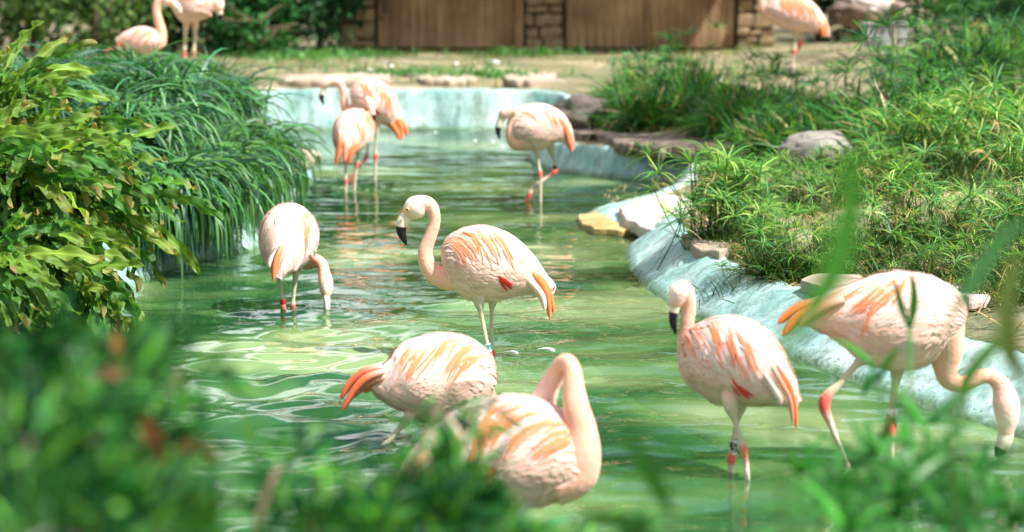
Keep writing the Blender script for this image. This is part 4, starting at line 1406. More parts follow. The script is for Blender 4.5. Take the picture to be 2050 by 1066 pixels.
def rock(name, label, loc, sc, mat, seed=0, rot=0.0, group=None, cat='rock', rough=0.35, sub=4):
    import bmesh
    bm = bmesh.new()
    bmesh.ops.create_icosphere(bm, subdivisions=sub, radius=1)
    for v in bm.verts:
        p = v.co.normalized()
        d = 1 + rough * noise.noise(p * 1.3 + Vector((seed * 7.1, 0, 0))) + rough * .5 * noise.noise(p * 3.1 + Vector((0, seed * 3.3, 0))) + 0.05 * noise.noise(p * 9)
        v.co = Vector((p.x * d * sc[0], p.y * d * sc[1], p.z * d * sc[2]))
    me = bpy.data.meshes.new(name)
    bm.to_mesh(me)
    bm.free()
    me.materials.append(mat)
    me.polygons.foreach_set('use_smooth', np.ones(len(me.polygons), bool))
    o = link(name, me, None, label, cat, group, loc=loc)
    o.rotation_euler = (0, 0, rot)
    return o


def slab(name, label, poly, z, th, mat, seed=0, cat='stone', group=None, under=0.04, rough=0.02, coping=False):
    """irregular flat stone from an outline (photo pixels on height z)"""
    P = np.array([at_z(a, 147 + (b - 150) * .7 if coping else b, z)[:2] for a, b in poly])
    n = max(40, len(P) * 8)
    PP = np.vstack([P, P[:1]])
    tq = np.linspace(0, len(P), n + 1)[:-1]
    iq = tq.astype(int)
    Q = PP[iq] + (PP[iq + 1] - PP[iq]) * (tq - iq)[:, None]
    Q = (Q * 2 + np.roll(Q, 1, 0) + np.roll(Q, -1, 0)) / 4
    c = Q.mean(0)
    rgx = np.random.default_rng(seed + 500)
    jag = 1 + rough * 2 * np.convolve(rgx.normal(0, 1, n), [.25, .5, .25], 'same')
    rings = []
    for (s, zz) in ((0.9, z - th), (0.985, z - th * .8), (1.0, z - th * .4), (0.995, z - 0.006), (0.975, z), (0.7, z + 0.004), (0.4, z + 0.005), (0.1, z + 0.004)):
        ring = c + (Q - c) * (s * jag if s > .8 else s)[:, None] if s > .8 else c + (Q - c) * s
        zr = np.full(n, zz) + np.array([0.02 * noise.noise(Vector((a * 5, b * 5, seed))) for a, b in ring]) * (1 if s < 1 else .4)
        rings.append(np.column_stack([ring, zr]))
    V, Fq = loft(rings)
    cen = np.array([c[0], c[1], z - th])
    me = new_mesh(name, V - cen, Fq, mat, False)
    o = link(name, me, None, label, cat, group, loc=cen)
    return o


slab('rock_ledge', 'rough brown rock ledge overhanging the turquoise wall beside the boulder', [(1132, 260), (1165, 268), (1190, 267), (1215, 274), (1235, 284), (1265, 288), (1290, 292), (1315, 298), (1345, 296), (1370, 300), (1400, 297), (1445, 300), (1480, 286), (1440, 260), (1350, 242), (1250, 236), (1150, 246)], 0.285, 0.10, M_rock_brown, 1, 'rock', rough=0.035)
rock('boulder', 'dark rounded boulder at the corner of the far pool edge', tuple(at_z(1160, 256, 0.30) + Vector((0, .1, 0.10))), (0.24, 0.2, 0.17), M_rock_dark, 2)
rock('boulder', 'smooth grey boulder half sunk among the sunlit sedges', tuple(at_z(1642, 330, 0.36) + Vector((0, 0.1, 0.08))), (0.23, 0.2, 0.13), M_rock_grey, 5, rough=0.2)
slab('flagstone', 'pinkish flat stone under the drooping sedge at the pool inlet', [(1236, 412), (1285, 398), (1345, 388), (1400, 395), (1415, 440), (1390, 462), (1320, 466), (1280, 452), (1250, 432)], 0.10, 0.09, M_stone_pink, 3)
slab('flagstone', 'ochre wet flat stone lying in the water', [(1158, 428), (1200, 418), (1245, 420), (1275, 440), (1282, 458), (1240, 464), (1190, 458), (1162, 446)], 0.035, 0.08, M_stone_ochre, 4)
slab('flagstone', 'tan flat stone on the rim under the big sedge clump', [(1362, 470), (1400, 458), (1460, 462), (1475, 492), (1440, 505), (1390, 492)], 0.22, 0.07, M_stone_tan, 5)
slab('flagstone', 'pale thin stone behind the tail of the large flamingo', [(1600, 556), (1650, 546), (1720, 548), (1740, 566), (1690, 578), (1640, 574)], 0.24, 0.06, M_stone_tan, 6)
slab('flagstone', 'tan stone showing between two sedge clumps', [(1548, 440), (1580, 430), (1625, 446), (1630, 470), (1590, 478), (1555, 462)], 0.30, 0.07, M_stone_tan, 7)
slab('flagstone', 'whitish stone behind the breast of the large flamingo', [(1890, 568), (1930, 558), (1985, 566), (1990, 590), (1940, 598), (1895, 588)], 0.26, 0.06, M_stone_pink, 8)
slab('flagstone', 'long tan coping stone on the far pool edge behind the flamingo pair', [(560, 166), (580, 156), (660, 152), (740, 150), (785, 154), (780, 164), (700, 167), (620, 168)], 0.50, 0.10, M_stone_tan, 9, coping=True)
slab('flagstone', 'tilted pale coping stone on the far pool edge', [(832, 162), (850, 151), (905, 152), (950, 158), (955, 166), (900, 169), (850, 168)], 0.49, 0.09, M_stone_tan, 10, coping=True)
slab('flagstone', 'broad pale coping stone near the far boulder', [(1005, 158), (1020, 147), (1070, 145), (1112, 150), (1110, 162), (1060, 166), (1015, 166)], 0.50, 0.1, M_stone_tan, 11, coping=True)
rock('rock', 'small dark rock wedged between two coping stones', tuple(at_z(826, 160, 0.45)), (0.13, 0.12, 0.07), M_rock_dark, 12)
slab('ledge_stone', 'pale overhanging ledge stone at the end of the strap-leaf grass', [(570, 312), (585, 292), (612, 296), (640, 306), (643, 314), (620, 322), (590, 324)], 0.24, 0.06, M_stone_tan, 13)
for i, (px, py, w, h) in enumerate([(1705, 30, .34, .22), (1745, 22, .30, .26), (1782, 26, .26, .2), (1728, 12, .3, .2)]):
    rock('rock', ['brown rock at the left foot of the heap by the white crate', 'tallest pinkish rock of the heap above the white crate', 'brown rock right of the pinkish heap above the white crate', 'pinkish rock at the back of the heap above the white crate'][i], tuple(at_y(px, py, 36.5)), (w, .3, h), M_stone_pink if i % 2 else M_rock_brown, 20 + i, group='rock heap on the far right bank')

# white slatted crate on the right bank
cb = at_z(1772, 97, 0.57)
cr = thing('crate', cb, 'weathered white slatted crate on the far right bank', 'crate')
bpy.context.view_layer.update()
s_ = px_scale(cb.y, .6)
cw = 92 / s_
for k in range(3):
    o = link('slat', box_mesh('slat', cw * (0.86 + 0.05 * k), 0.03, 0.10, M_white_paint, 0.006), cr)
    o.location = Vector((cb.x, cb.y - 0.15, cb.z + 0.055 + 0.112 * k))
    o = link('slat', box_mesh('slat', cw * (0.86 + 0.05 * k), 0.03, 0.10, M_white_paint, 0.006), cr)
    o.location = Vector((cb.x, cb.y + 0.15, cb.z + 0.055 + 0.112 * k))
for sx in (-1, 1):
    o = link('end_panel', box_mesh('end_panel', 0.03, 0.3, 0.33, M_white_paint, 0.006), cr)
    o.location = Vector((cb.x + sx * cw * .42, cb.y, cb.z + 0.168))
o = link('lid', box_mesh('lid', cw * 1.08, 0.38, 0.03, M_white_paint, 0.006), cr)
o.location = Vector((cb.x, cb.y, cb.z + 0.352))

# ------------------------------------------------------------------ hart's-tongue style strap ferns (left bank)


def frond_mesh(seed):
    r = np.random.default_rng(seed)
    nu, nv = 30, 7
    L, W = r.uniform(0.42, 0.66), r.uniform(0.021, 0.033)
    e0, dr = r.uniform(0.3, 0.9), r.uniform(0.4, 1.9)
    u = np.linspace(0, 1, nu)
    e = e0 - dr * u ** 1.1
    step = L / (nu - 1)
    cx = np.concatenate([[0], np.cumsum(np.cos(e[:-1]) * step)])
    cz = np.concatenate([[0], np.cumsum(np.sin(e[:-1]) * step)])
    sway = 0.05 * np.sin(u * r.uniform(2, 4) + r.random() * 6) * u
    w = W * (0.16 + 0.84 * np.clip(np.sin(np.clip(u * 1.12, 0, 1) ** 0.8 * math.pi * .5), 0, 1)) * np.sqrt(np.clip(1.0 - np.clip((u - .72) / .28, 0, 1) ** 2.2, 0.0, 1)) + 0.0015
    tw = r.normal(0, 0.5) + r.normal(0, 1.0) * u
    k1, p1, k2, p2 = r.uniform(3.5, 6.5), r.random() * 6, r.uniform(3.5, 6.5), r.random() * 6
    A = r.uniform(0.014, 0.028)
    V = np.zeros((nu, nv, 3))
    luv = np.zeros((nu, nv, 3))
    col = np.zeros((nu, nv, 3))
    yel = r.random()
    base = np.array((0.05, 0.18, 0.03)) * (1 - yel) + np.array((0.21, 0.33, 0.045)) * yel
    for j in range(nv):
        v = -1 + 2 * j / (nv - 1)
        und = A * np.abs(v) ** 1.5 * np.sin(2 * math.pi * ((k1 if v < 0 else k2) * u) + (p1 if v < 0 else p2)) * np.minimum(1, u * 4) + 0.010 * np.abs(v)
        lat = v * w
        ly = lat * np.cos(tw) - und * np.sin(tw)
        ln = lat * np.sin(tw) + und * np.cos(tw)
        V[:, j, 0] = cx - ln * np.sin(e)
        V[:, j, 1] = ly + sway
        V[:, j, 2] = cz + ln * np.cos(e)
        luv[:, j, 0] = u * 14 - abs(v) * 0.8
        luv[:, j, 1] = v
        c = base * (1.0 + 0.35 * (abs(v) < 0.1) * 2) * (1 + 0.25 * (abs(v) > 0.9))
        col[:, j] = c * r.uniform(0.9, 1.1)
    if r.random() < 0.4:
        m = np.clip((u - 0.85) / 0.15, 0, 1)[:, None, None] * 0.8
        col = col * (1 - m) + np.array((0.42, 0.28, 0.11)) * m
    idx = np.arange(nu * nv).reshape(nu, nv)
    Fq = np.stack([idx[:-1, :-1], idx[1:, :-1], idx[1:, 1:], idx[:-1, 1:]], -1).reshape(-1, 4)
    me = new_mesh('frond', V.reshape(-1, 3), Fq, M_frond, True, col.reshape(-1, 3))
    a = me.attributes.new('luv', 'FLOAT_VECTOR', 'POINT')
    a.data.foreach_set('vector', luv.reshape(-1, 3).astype(np.float32).ravel())
    return me


FRONDS = [frond_mesh(100 + i) for i in range(16)]


def fern(label, pos, n, az0, spread, el0, el1, seed, sc=(0.8, 1.2)):
    r = np.random.default_rng(seed)
    t = thing('strap_fern', pos, label, 'fern', 'strap ferns on the left bank')
    V, Fq = limb((0, 0, -0.35), (0, 0, 0.03), 0.06, 0.045, 0.01, r, 5, 8)
    s = bpy.data.objects.new('root_crown', new_mesh('root_crown', V, Fq, M_bark, True))
    COL.objects.link(s)
    s.parent = t
    for i in range(n):
        o = bpy.data.objects.new('frond', FRONDS[r.integers(0, len(FRONDS))])
        COL.objects.link(o)
        o.parent = t
        az = az0 + r.uniform(-spread, spread)
        el = r.uniform(el0, el1)
        o.rotation_euler = (r.normal(0, 0.35), -el, az)
        o.rotation_mode = 'XYZ'
        o.location = r.normal(0, 0.035, 3)
        k = r.uniform(*sc)
        o.scale = (k, k, k)
    return t


FC = [('dense strap fern filling the hollow of the left bank', 60, 400, 10.5, 34, -0.8, 1.7, -0.9, 0.4),
      ('strap fern with dark lower fronds above the pool rim', 20, 480, 10.2, 30, -0.8, 1.7, -1.1, 0.2),
      ('small strap fern close beside the lily-turf drape', 150, 340, 10.9, 26, -0.5, 1.5, -0.6, 0.4),
      ('low strap fern just above the water beside the rim', 110, 570, 10.4, 24, -0.9, 1.3, -1.0, 0.1),
      ('yellow-green strap fern at the top of the left bank, fronds raised above the grass mound', 20, 215, 10.9, 30, 0.0, 2.4, 0.0, 0.7),
      ('strap fern spilling sideways over the dark blue-green grass', 110, 285, 11.0, 34, -0.3, 1.5, -0.3, 0.55),
      ('strap fern with wavy fronds in the middle of the left bank', 40, 330, 10.5, 34, -0.8, 1.6, -0.6, 0.4),
      ('strap fern drooping over the turquoise rim beside the hanging grass', 190, 395, 10.9, 32, -0.7, 1.3, -1.0, 0.1),
      ('strap fern hanging low over the water edge', 90, 470, 10.35, 30, -1.0, 1.3, -1.1, -0.1),
      ('shaded strap fern behind the feathery shore shrub', -30, 520, 9.9, 30, -0.8, 1.5, -1.1, 0.0),
      ('strap fern with long pale fronds dipping into the pool', 180, 510, 10.55, 18, -1.1, 0.9, -1.3, -0.5),
      ('strap fern at the outer edge of the left bank under the tall fronds', -40, 330, 10.3, 26, -0.3, 2.0, -0.2, 0.6)]
for i, (lb, px, py, Y, n, az, sp, e0, e1) in enumerate(FC):
    p = at_y(px - 26, py + 14, Y)
    fern(lb, p, int(n * 1.6), az, sp, e0, e1, 60 + i, (0.5, 0.98))
# soil hump that carries the ferns
rock('fern_mound', 'dark earthy mound carrying the strap ferns', (-2.85, 10.9, 0.2), (0.5, 0.8, 0.45), M_bark, 44, cat='mound', rough=0.25)

# ------------------------------------------------------------------ strap-leaf (lily turf) tussocks
DKB = [(0.02, 0.085, 0.04), (0.035, 0.13, 0.05), (0.055, 0.18, 0.055), (0.085, 0.22, 0.07), (0.02, 0.07, 0.04)]


def blade_variants(n, seed, L, W, cols, mat, el, dr):
    r = np.random.default_rng(seed)
    out = []
    for i in range(n):
        V, Fq, k = blades([(0, 0, 0)], 0.0, r.uniform(*el), r.uniform(*L), r.uniform(*W), r.uniform(*dr), 8)
        out.append(new_mesh('blade', V, Fq, mat, True, np.repeat(vary(1, cols, .15, r), k, 0)))
    return out


LBL = blade_variants(14, 70, (0.38, 0.6), (0.014, 0.021), DKB + [(0.09, 0.2, 0.04)], M_turf, (0.5, 1.25), (1.4, 2.9))


def tussock(label, pos, nb, nparts, cols, Lr, Wr, az0, spread, elr, drr, seed, variants, rad=0.14, name='grass_tussock', group=None, mat=None, cat='grass clump', tw=0.5):
    r = np.random.default_rng(seed)
    pos = np.array(pos, float)
    t = thing(name, pos, label, cat, group)
    base = r.normal(0, rad, (nb, 3)) * np.array([1, 1, 0.0])
    az = az0 + r.uniform(-spread, spread, nb)
    V, Fq, k = blades(base, az, r.uniform(*elr, nb), r.uniform(*Lr, nb), r.uniform(*Wr, nb), r.uniform(*drr, nb), 7, r.normal(0, tw, nb))
    o = bpy.data.objects.new('blades', new_mesh('blades', V, Fq, mat or M_grass, True, np.repeat(vary(nb, cols, .22, r), k, 0)))
    COL.objects.link(o)
    o.parent = t
    o['kind'] = 'stuff'
    for i in range(nparts):
        o = bpy.data.objects.new('blade', variants[r.integers(0, len(variants))])
        COL.objects.link(o)
        o.parent = t
        o.location = r.normal(0, rad, 3) * np.array([1, 1, 0.0])
        o.rotation_euler = (r.normal(0, .3), 0, az0 + r.uniform(-spread, spread))
        q = r.uniform(.8, 1.15)
        o.scale = (q, q, q)
    return t


LT = [('dark strap-leaf grass tussock behind the strap ferns', -2.35, 12.3), ('strap-leaf grass tussock hanging over the turquoise rim beside the ferns', -1.95, 12.5), ('strap-leaf grass tussock trailing into the water near the feeding flamingo', -1.82, 13.2),
      ('thick dark strap-leaf tussock on top of the left mound', -2.25, 13.4), ('arching strap-leaf tussock above the feeding flamingo', -1.78, 14.0), ('blue-green strap-leaf tussock on the mound crest', -2.2, 14.6), ('strap-leaf tussock draping toward the open water', -1.82, 14.9),
      ('strap-leaf tussock next to the pale ledge stone', -1.88, 15.8), ('strap-leaf tussock on the crest before the hooked-neck flamingo', -2.4, 15.8), ('dark strap-leaf tussock at the back of the left mound', -2.75, 14.2), ('strap-leaf tussock near the red fallen petal', -2.75, 15.4), ('strap-leaf tussock at the far end of the left mound', -2.15, 16.8), ('upright strap-leaf tussock hiding the hooked-neck flamingo', -2.55, 17.0), ('upright strap-leaf tussock under the peach-breasted flamingo', -2.25, 17.4), ('strap-leaf tussock behind the upper strap fern', -2.75, 13.0)]
for i, (lb, x, y) in enumerate(LT):
    zz = max(gz(x, y), 0.3) + (0.08 if x > -2.05 else (-0.12 if 'upright' in lb else 0.13))
    edge = x > -2.05
    tall = 'upright' in lb
    tussock(lb, (x, y, zz), 720, 26, DKB if not edge else DKB + [(0.08, 0.2, 0.035), (0.06, 0.17, 0.03)], (0.36, 0.68), (0.015, 0.025), -0.35 if edge else -0.5, 1.6 if edge else 3.14, (0.9, 1.5) if tall else (0.35, 1.4), (2.2, 4.4) if edge else ((0.5, 1.8) if tall else (1.4, 3.2)), 200 + i, LBL, 0.13, 'strap_leaf_tussock', 'strap-leaf grass on the left mound', M_turf)

# ------------------------------------------------------------------ umbrella sedge


def umbel_mesh(seed, h, nbr, L, W, cols, stem_r=0.0022, dr=(0.5, 1.6)):
    r = np.random.default_rng(seed)
    lean = r.normal(0, 0.10, 2)
    C = np.array([[0, 0, -0.03], [lean[0] * h * .3, lean[1] * h * .3, h * .5], [lean[0] * h, lean[1] * h, h]])
    rg_, _ = tube(C, np.array([[stem_r], [stem_r * .9], [stem_r * .8]]), np.array([1.0, 0, 0]), 5, 4)
    Vs, Fs = loft(rg_, False)
    tip = C[-1]
    az = np.arange(nbr) / nbr * 2 * math.pi + r.normal(0, .18, nbr)
    V, Fq, k = blades(np.tile(tip, (nbr, 1)), az, r.uniform(0.1, 1.0, nbr), r.uniform(L * .7, L * 1.15, nbr), r.uniform(W * .8, W * 1.2, nbr), r.uniform(*dr, nbr), 5, r.normal(0, .35, nbr))
    cs = np.tile(np.array((0.06, 0.13, 0.03)), (len(Vs), 1))
    cb_ = np.repeat(vary(nbr, cols, .16, r), k, 0)
    allV = np.concatenate([Vs, V])
    allF = np.concatenate([np.array(Fs), Fq + len(Vs)])
    return new_mesh('stem_with_umbel', allV, allF, M_grass, True, np.concatenate([cs, cb_]))


SUNNY = [(0.11, 0.30, 0.045), (0.18, 0.36, 0.06), (0.07, 0.24, 0.05), (0.30, 0.41, 0.10), (0.04, 0.17, 0.045)]
DEEP = [(0.03, 0.13, 0.03), (0.06, 0.21, 0.035), (0.02, 0.09, 0.03), (0.09, 0.26, 0.04)]
STRAW = [(0.42, 0.32, 0.14), (0.3, 0.22, 0.09), (0.5, 0.4, 0.2)]
UMB_SUN = [umbel_mesh(300 + i, 0.14 + 0.026 * i, 20, 0.125, 0.0064, SUNNY) for i in range(10)]
UMB_MID = [umbel_mesh(320 + i, 0.12 + 0.05 * i, 14, 0.10, 0.006, DEEP) for i in range(5)]
UMB_DRY = [umbel_mesh(330 + i, 0.2 + 0.05 * i, 10, 0.11, 0.006, STRAW, dr=(1.8, 3.0)) for i in range(3)]
UMB_DEEP = [umbel_mesh(340 + i, 0.24 + 0.045 * i, 16, 0.15, 0.009, DEEP) for i in range(8)]


def sedge(label, x, y, n, seed, variants, rad=0.3, nblade=500, cols=SUNNY, Lr=(0.1, 0.3), group=None, dry=0.1, z=None, sc=(0.8, 1.25), lean=0.25, Wr=(.004, .008), blade_rad=None, mat=None):
    r = np.random.default_rng(seed)
    z0 = gz(x, y) if z is None else z
    t = thing('umbrella_sedge', (x, y, z0), label, 'sedge', group)
    br = blade_rad or rad
    base = r.normal(0, br * .6, (nblade, 3)) * np.array([1, 1, 0.0])
    base[:, 2] = np.where(True, np.maximum(terrain(base[:, 0] + x, base[:, 1] + y), 0.05) - z0 - 0.01, 0) if z is None else 0
    cc = vary(nblade, cols, .28, r)
    dm = r.random(nblade) < 0.12
    cc[dm] = vary(int(dm.sum()), STRAW, .2, r)
    V, Fq, k = blades(base, r.uniform(0, 6.28, nblade), r.uniform(.5, 1.5, nblade), r.uniform(*Lr, nblade), r.uniform(*Wr, nblade), r.uniform(.3, 2.2, nblade), 5, r.normal(0, .6, nblade))
    o = bpy.data.objects.new('blades', new_mesh('blades', V, Fq, mat or M_grass, True, np.repeat(cc, k, 0)))
    COL.objects.link(o)
    o.parent = t
    o['kind'] = 'stuff'
    for i in range(n):
        isdry = r.random() < dry
        o = bpy.data.objects.new('dry_stem_with_umbel' if isdry else 'stem_with_umbel', (UMB_DRY[r.integers(0, 3)] if isdry else variants[r.integers(0, len(variants))]))
        COL.objects.link(o)
        o.parent = t
        d = r.normal(0, rad * .6, 2)
        zz = 0.0
        if z is None:
            zz = max(gz(x + d[0], y + d[1]), 0.1) - z0
        o.location = (d[0], d[1], zz)
        out = np.array(d) / max(rad, .01)
        o.rotation_euler = (-out[1] * lean + r.normal(0, .18), out[0] * lean + r.normal(0, .18), r.uniform(0, 6.28))
        q = r.uniform(*sc)
        o.scale = (q, q, q)
    return t


def gp(px, py, z):
    p = at_z(px, py, z)
    return p.x, p.y


SG = [('umbrella sedge clump leaning over the pinkish stone at the inlet', 1460, 470, .24, 38, .24), ('umbrella sedge clump above the tan rim stone', 1560, 470, .28, 34, .26), ('sunlit umbrella sedge in front of the grey boulder', 1580, 400, .34, 36, .28),
      ('sunlit umbrella sedge beside the rock ledge', 1480, 380, .3, 36, .26), ('umbrella sedge to the right of the grey boulder', 1740, 380, .38, 34, .3), ('umbrella sedge behind the large flamingo tail', 1680, 505, .3, 26, .26),
      ('umbrella sedge above the back of the large flamingo', 1800, 480, .33, 28, .3), ('bright umbrella sedge on the upper right bank', 1860, 360, .42, 36, .32), ('bright yellow-green umbrella sedge at the top of the right bank', 1960, 330, .45, 36, .32),
      ('umbrella sedge on the right bank beyond the lowered neck', 1940, 470, .36, 30, .3), ('umbrella sedge at the outer end of the right bank', 2060, 420, .42, 30, .32), ('low umbrella sedge beside the whitish stone', 2010, 560, .3, 22, .26),
      ('low umbrella sedge trailing onto the turquoise slope', 1540, 545, .2, 18, .2), ('small umbrella sedge behind the whitish stone', 1880, 545, .28, 16, .22), ('umbrella sedge outermost on the right slope', 2090, 520, .34, 24, .28), ('umbrella sedge between the grey boulder and the top of the bank', 1780, 330, .42, 30, .3)]
for i, (lb, px, py, z, n, rad) in enumerate(SG):
    x, y = gp(px, py, z)
    hs_ = [1.3, .7, .85, 1.0, .8, .7, 1.05, 1.3, 1.5, .75, 1.25, .7, .8, .65, 1.0, .65][i]
    sedge(lb, x, y, int(n * 1.7), 400 + i, UMB_SUN if i % 3 else UMB_SUN + UMB_MID, rad * .74, 1200, sc=(.75 * hs_, 1.15 * hs_), cols=[tuple(q * .42 for q in c) for c in SUNNY], Lr=(0.08, 0.24), group='sunlit umbrella sedges on the right bank', dry=0.14)  # low blades darkened to paint the shade beneath the umbels

# bent dry seed stems hanging off the rim
SGB = [('tall green sedge clump behind the dark boulder', 1265, 200, .47, 20, .24), ('tall green sedge clump behind the rock ledge', 1310, 222, .45, 20, .28), ('broad sedge clump in front of the plank doors', 1390, 210, .46, 22, .3), ('dark sedge clump at the back of the rock ledge', 1490, 235, .45, 20, .26),
       ('sedge clump before the flamingo on the dry bank', 1550, 215, .5, 14, .26), ('dark sedge clump beside the grey boulder', 1560, 262, .43, 14, .2), ('dark sedge clump with pale bent leaves', 1640, 260, .45, 18, .3)]
for i, (lb, px, py, z, n, rad) in enumerate(SGB):
    x, y = gp(px, py, z)
    sedge(lb, x, y, n, 440 + i, UMB_DEEP, rad, 1500, DEEP + [SUNNY[0], SUNNY[2]], (0.2, 0.55), group='green sedges behind the rock ledge', dry=0.04, Wr=(.010, .018))
SGC = [('tall dark sedge below the white crate', 1740, 225, .52, 14, .26), ('tall dark sedge clump under the far right shrubs', 1820, 250, .52, 22, .4), ('deep green sedge thicket at the top of the right bank', 1920, 230, .55, 26, .42), ('deep green sedge thicket past the right bank crest', 2020, 220, .58, 26, .42),
       ('dark sedge behind the bright sedge tips', 1880, 285, .5, 22, .36), ('dark sedge outermost behind the right bank', 2070, 280, .52, 22, .4), ('pale-tipped sedge at the right of the white crate', 1930, 150, .58, 18, .35), ('tall sedge beneath the right-hand shrub', 2030, 130, .6, 22, .45)]
for i, (lb, px, py, z, n, rad) in enumerate(SGC):
    x, y = gp(px, py, z)
    sedge(lb, x, y, n, 460 + i, UMB_DEEP, rad, 1300, DEEP, (0.25, 0.7) if px > 1800 else (.15, .4), group='dark sedges on the far right bank', dry=0.04, sc=(1.1, 1.8) if px > 1800 else (.8, 1.2), Wr=(.012, .022))

WD = [('low green weeds at the foot of the left stone pillar', 700, 33.6), ('low green weeds below the middle stone pillar', 1070, 33.7), ('low green weeds between the coping stones', 800, 27.2), ('low green weeds beside the broad coping stone', 975, 26.6), ('low green weeds near the hedge foot', 600, 32.0)]
for i, (lb, px, y) in enumerate(WD):
    x = float(at_y(px, 110, y).x)
    tussock(lb, (x, y, gz(x, y)), 420, 0, [(0.03, 0.13, 0.03), (0.06, 0.19, 0.04), (0.1, 0.22, 0.05)], (.08, .2), (.012, .026), 0, 3.14, (.5, 1.5), (.4, 1.8), 480 + i, [], 0.42, 'weed_patch', 'weeds on the far bank', None, 'weeds')

# ------------------------------------------------------------------ hedge, shrubs and trees behind
DARKG = [(0.012, 0.055, 0.022), (0.02, 0.08, 0.028), (0.03, 0.10, 0.03)]
MIDG = [(0.05, 0.12, 0.03), (0.08, 0.16, 0.04), (0.12, 0.19, 0.05), (0.035, 0.09, 0.025)]


def shrub(label, px, Y, w, h, cols, n, leaf, seed, mat=None, group='shrubs along the back', depth=None):
    x = float(at_y(px, 60, Y).x)
    return tree(label, x, Y, h, (w, depth or w * .8, h * .52), cols, leaf, n, seed, 0.06, 0.5, mat, group, 'shrub', aspect=.6, cat='shrub')


shrub('dark glossy hedge shrub beside the stone building', 640, 35.0, 1.0, 3.0, DARKG, 5000, 0.10, 500, M_dark)
shrub('dark hedge shrub left of the building behind the hedge corner', 560, 34.6, 1.1, 3.2, DARKG, 5500, 0.10, 501, M_dark)
shrub('dark hedge shrub behind the peach-breasted flamingo', 460, 34.8, 1.1, 3.0, DARKG, 5500, 0.10, 502, M_dark)
shrub('dark hedge shrub with lighter leaves at its foot', 520, 33.9, 0.7, 1.2, [(0.03, 0.13, 0.03), (0.05, 0.17, 0.04)], 2500, 0.09, 503, M_dark)
shrub('tall hedge shrub behind the hooked-neck flamingo', 370, 35.2, 1.0, 3.0, DARKG + MIDG[:1], 4500, 0.1, 504, M_dark)
shrub('sunlit pale green shrub at the far left', 60, 36.0, 1.6, 3.0, MIDG, 5000, 0.11, 505)
shrub('sunlit loose shrub behind the grass mound', 180, 34.0, 1.3, 2.2, MIDG, 4000, 0.10, 506)
shrub('olive shrub between the left shrubs and the hedge', 270, 35.0, 1.1, 2.4, MIDG, 3800, 0.10, 507)
shrub('shrub at the far left edge of the enclosure', -60, 34.5, 1.5, 2.6, MIDG, 3500, 0.11, 508)
shrub('dark shrub to the right of the stone building', 1640, 38.0, 1.1, 2.8, DARKG, 4500, 0.11, 509, M_dark)
shrub('green shrub above the white crate', 1840, 37.5, 1.1, 2.4, MIDG, 3800, 0.10, 510)
shrub('deep green shrub at the right end of the bank', 1990, 33.0, 1.2, 2.4, DEEP, 4200, 0.10, 511)
shrub('brown-green shrub behind the rock heap', 1750, 39.5, 1.2, 2.6, [(0.08, 0.07, 0.035), (0.06, 0.09, 0.03)], 3500, 0.10, 512)
shrub('tall dark shrub closing the right side of the bank', 2100, 30.0, 1.2, 2.4, DARKG, 4200, 0.10, 513, M_dark)

TR = [('broad tree behind the stone building', 1.0, 46, 11, (4.0, 3.5, 4.2)), ('tall tree right of the building roof', 7.0, 45, 12, (4.2, 3.5, 4.6)), ('large tree beyond the right bank', 13.0, 40, 12, (4.5, 4, 4.8)), ('tree behind the dark hedge', -3.6, 50, 4.2, (2.4, 2.5, 1.7)),
      ('tree left of the hedge gap', -10.5, 46, 12, (3.8, 3.5, 4.6)), ('large tree over the far left bank', -14.5, 36, 11, (4.5, 4, 4.4)), ('tree between roof and right bank', 4.2, 52, 13, (4, 4, 5))]
for i, (lb, x, y, h, cr_) in enumerate(TR):
    tree(lb, x, y, h, cr_, MIDG if i % 2 else DEEP + MIDG[:2], 0.34, 4200, 600 + i, 0.25)
# canopy trees outside the frame that shade the right bank and the far bank
tree('shade tree standing on the right bank outside the frame', 6.6, 17.2, 7.5, (2.3, 2.6, 2.0), MIDG, 0.26, 2600, 620, 0.2, 0.78)
tree('shade tree near the far right corner', 10.0, 27.5, 8.0, (3.0, 3.0, 2.2), MIDG, 0.28, 3000, 621, 0.22, 0.78)

# ------------------------------------------------------------------ fallen petals, feathers, stones on the far bank
def small_feather(px, py, z, s, mat, label, group, name='fallen_feather', cat='feather', seed=0):
    r = np.random.default_rng(900 + seed)
    p = at_z(px, py, z)
    V, Fq, k = blades([(0, 0, 0)], r.uniform(0, 6.28), .35, s, s * .45, .7, 6)
    V2 = V.copy()
    V2[:, 2] += 0.006
    n = len(V)
    Fa = [tuple(f) for f in Fq] + [tuple(int(i) + n for i in reversed(f)) for f in Fq]
    return link(name, new_mesh(name, np.concatenate([V, V2]), Fa, mat, True), None, label, cat, group, loc=(p.x, p.y, p.z + 0.006))


M_white = mat_plain('white_down', (0.85, 0.84, 0.82), 0.7)
M_petal = mat_plain('red_petal', (0.75, 0.10, 0.04), 0.5)
for i, (px, py, s) in enumerate([(940, 265, .13), (875, 268, .09), (950, 285, .07), (985, 287, .07), (1008, 297, .07), (1005, 712, .07), (1075, 706, .08), (750, 272, .1), (605, 395, .06)]):
    small_feather(px, py, 0.004, s, M_white, 'small white feather floating on the pond water', 'floating feathers', seed=i)
for i, (px, py, s) in enumerate([(545, 122, .12), (668, 126, .12), (716, 122, .14), (768, 128, .16), (745, 143, .14), (782, 136, .12), (915, 130, .13), (1000, 128, .24), (968, 145, .13), (600, 130, .1), (820, 128, .12), (1135, 167, .2), (1300, 170, .12), (1345, 150, .12), (1450, 165, .12), (1620, 195, .14)]):
    small_feather(px, py, 0.49, s, M_white, 'small white feather lying on the far bank', 'feathers littering the far bank', seed=30 + i)
pt = at_y(207, 104, 15.2)
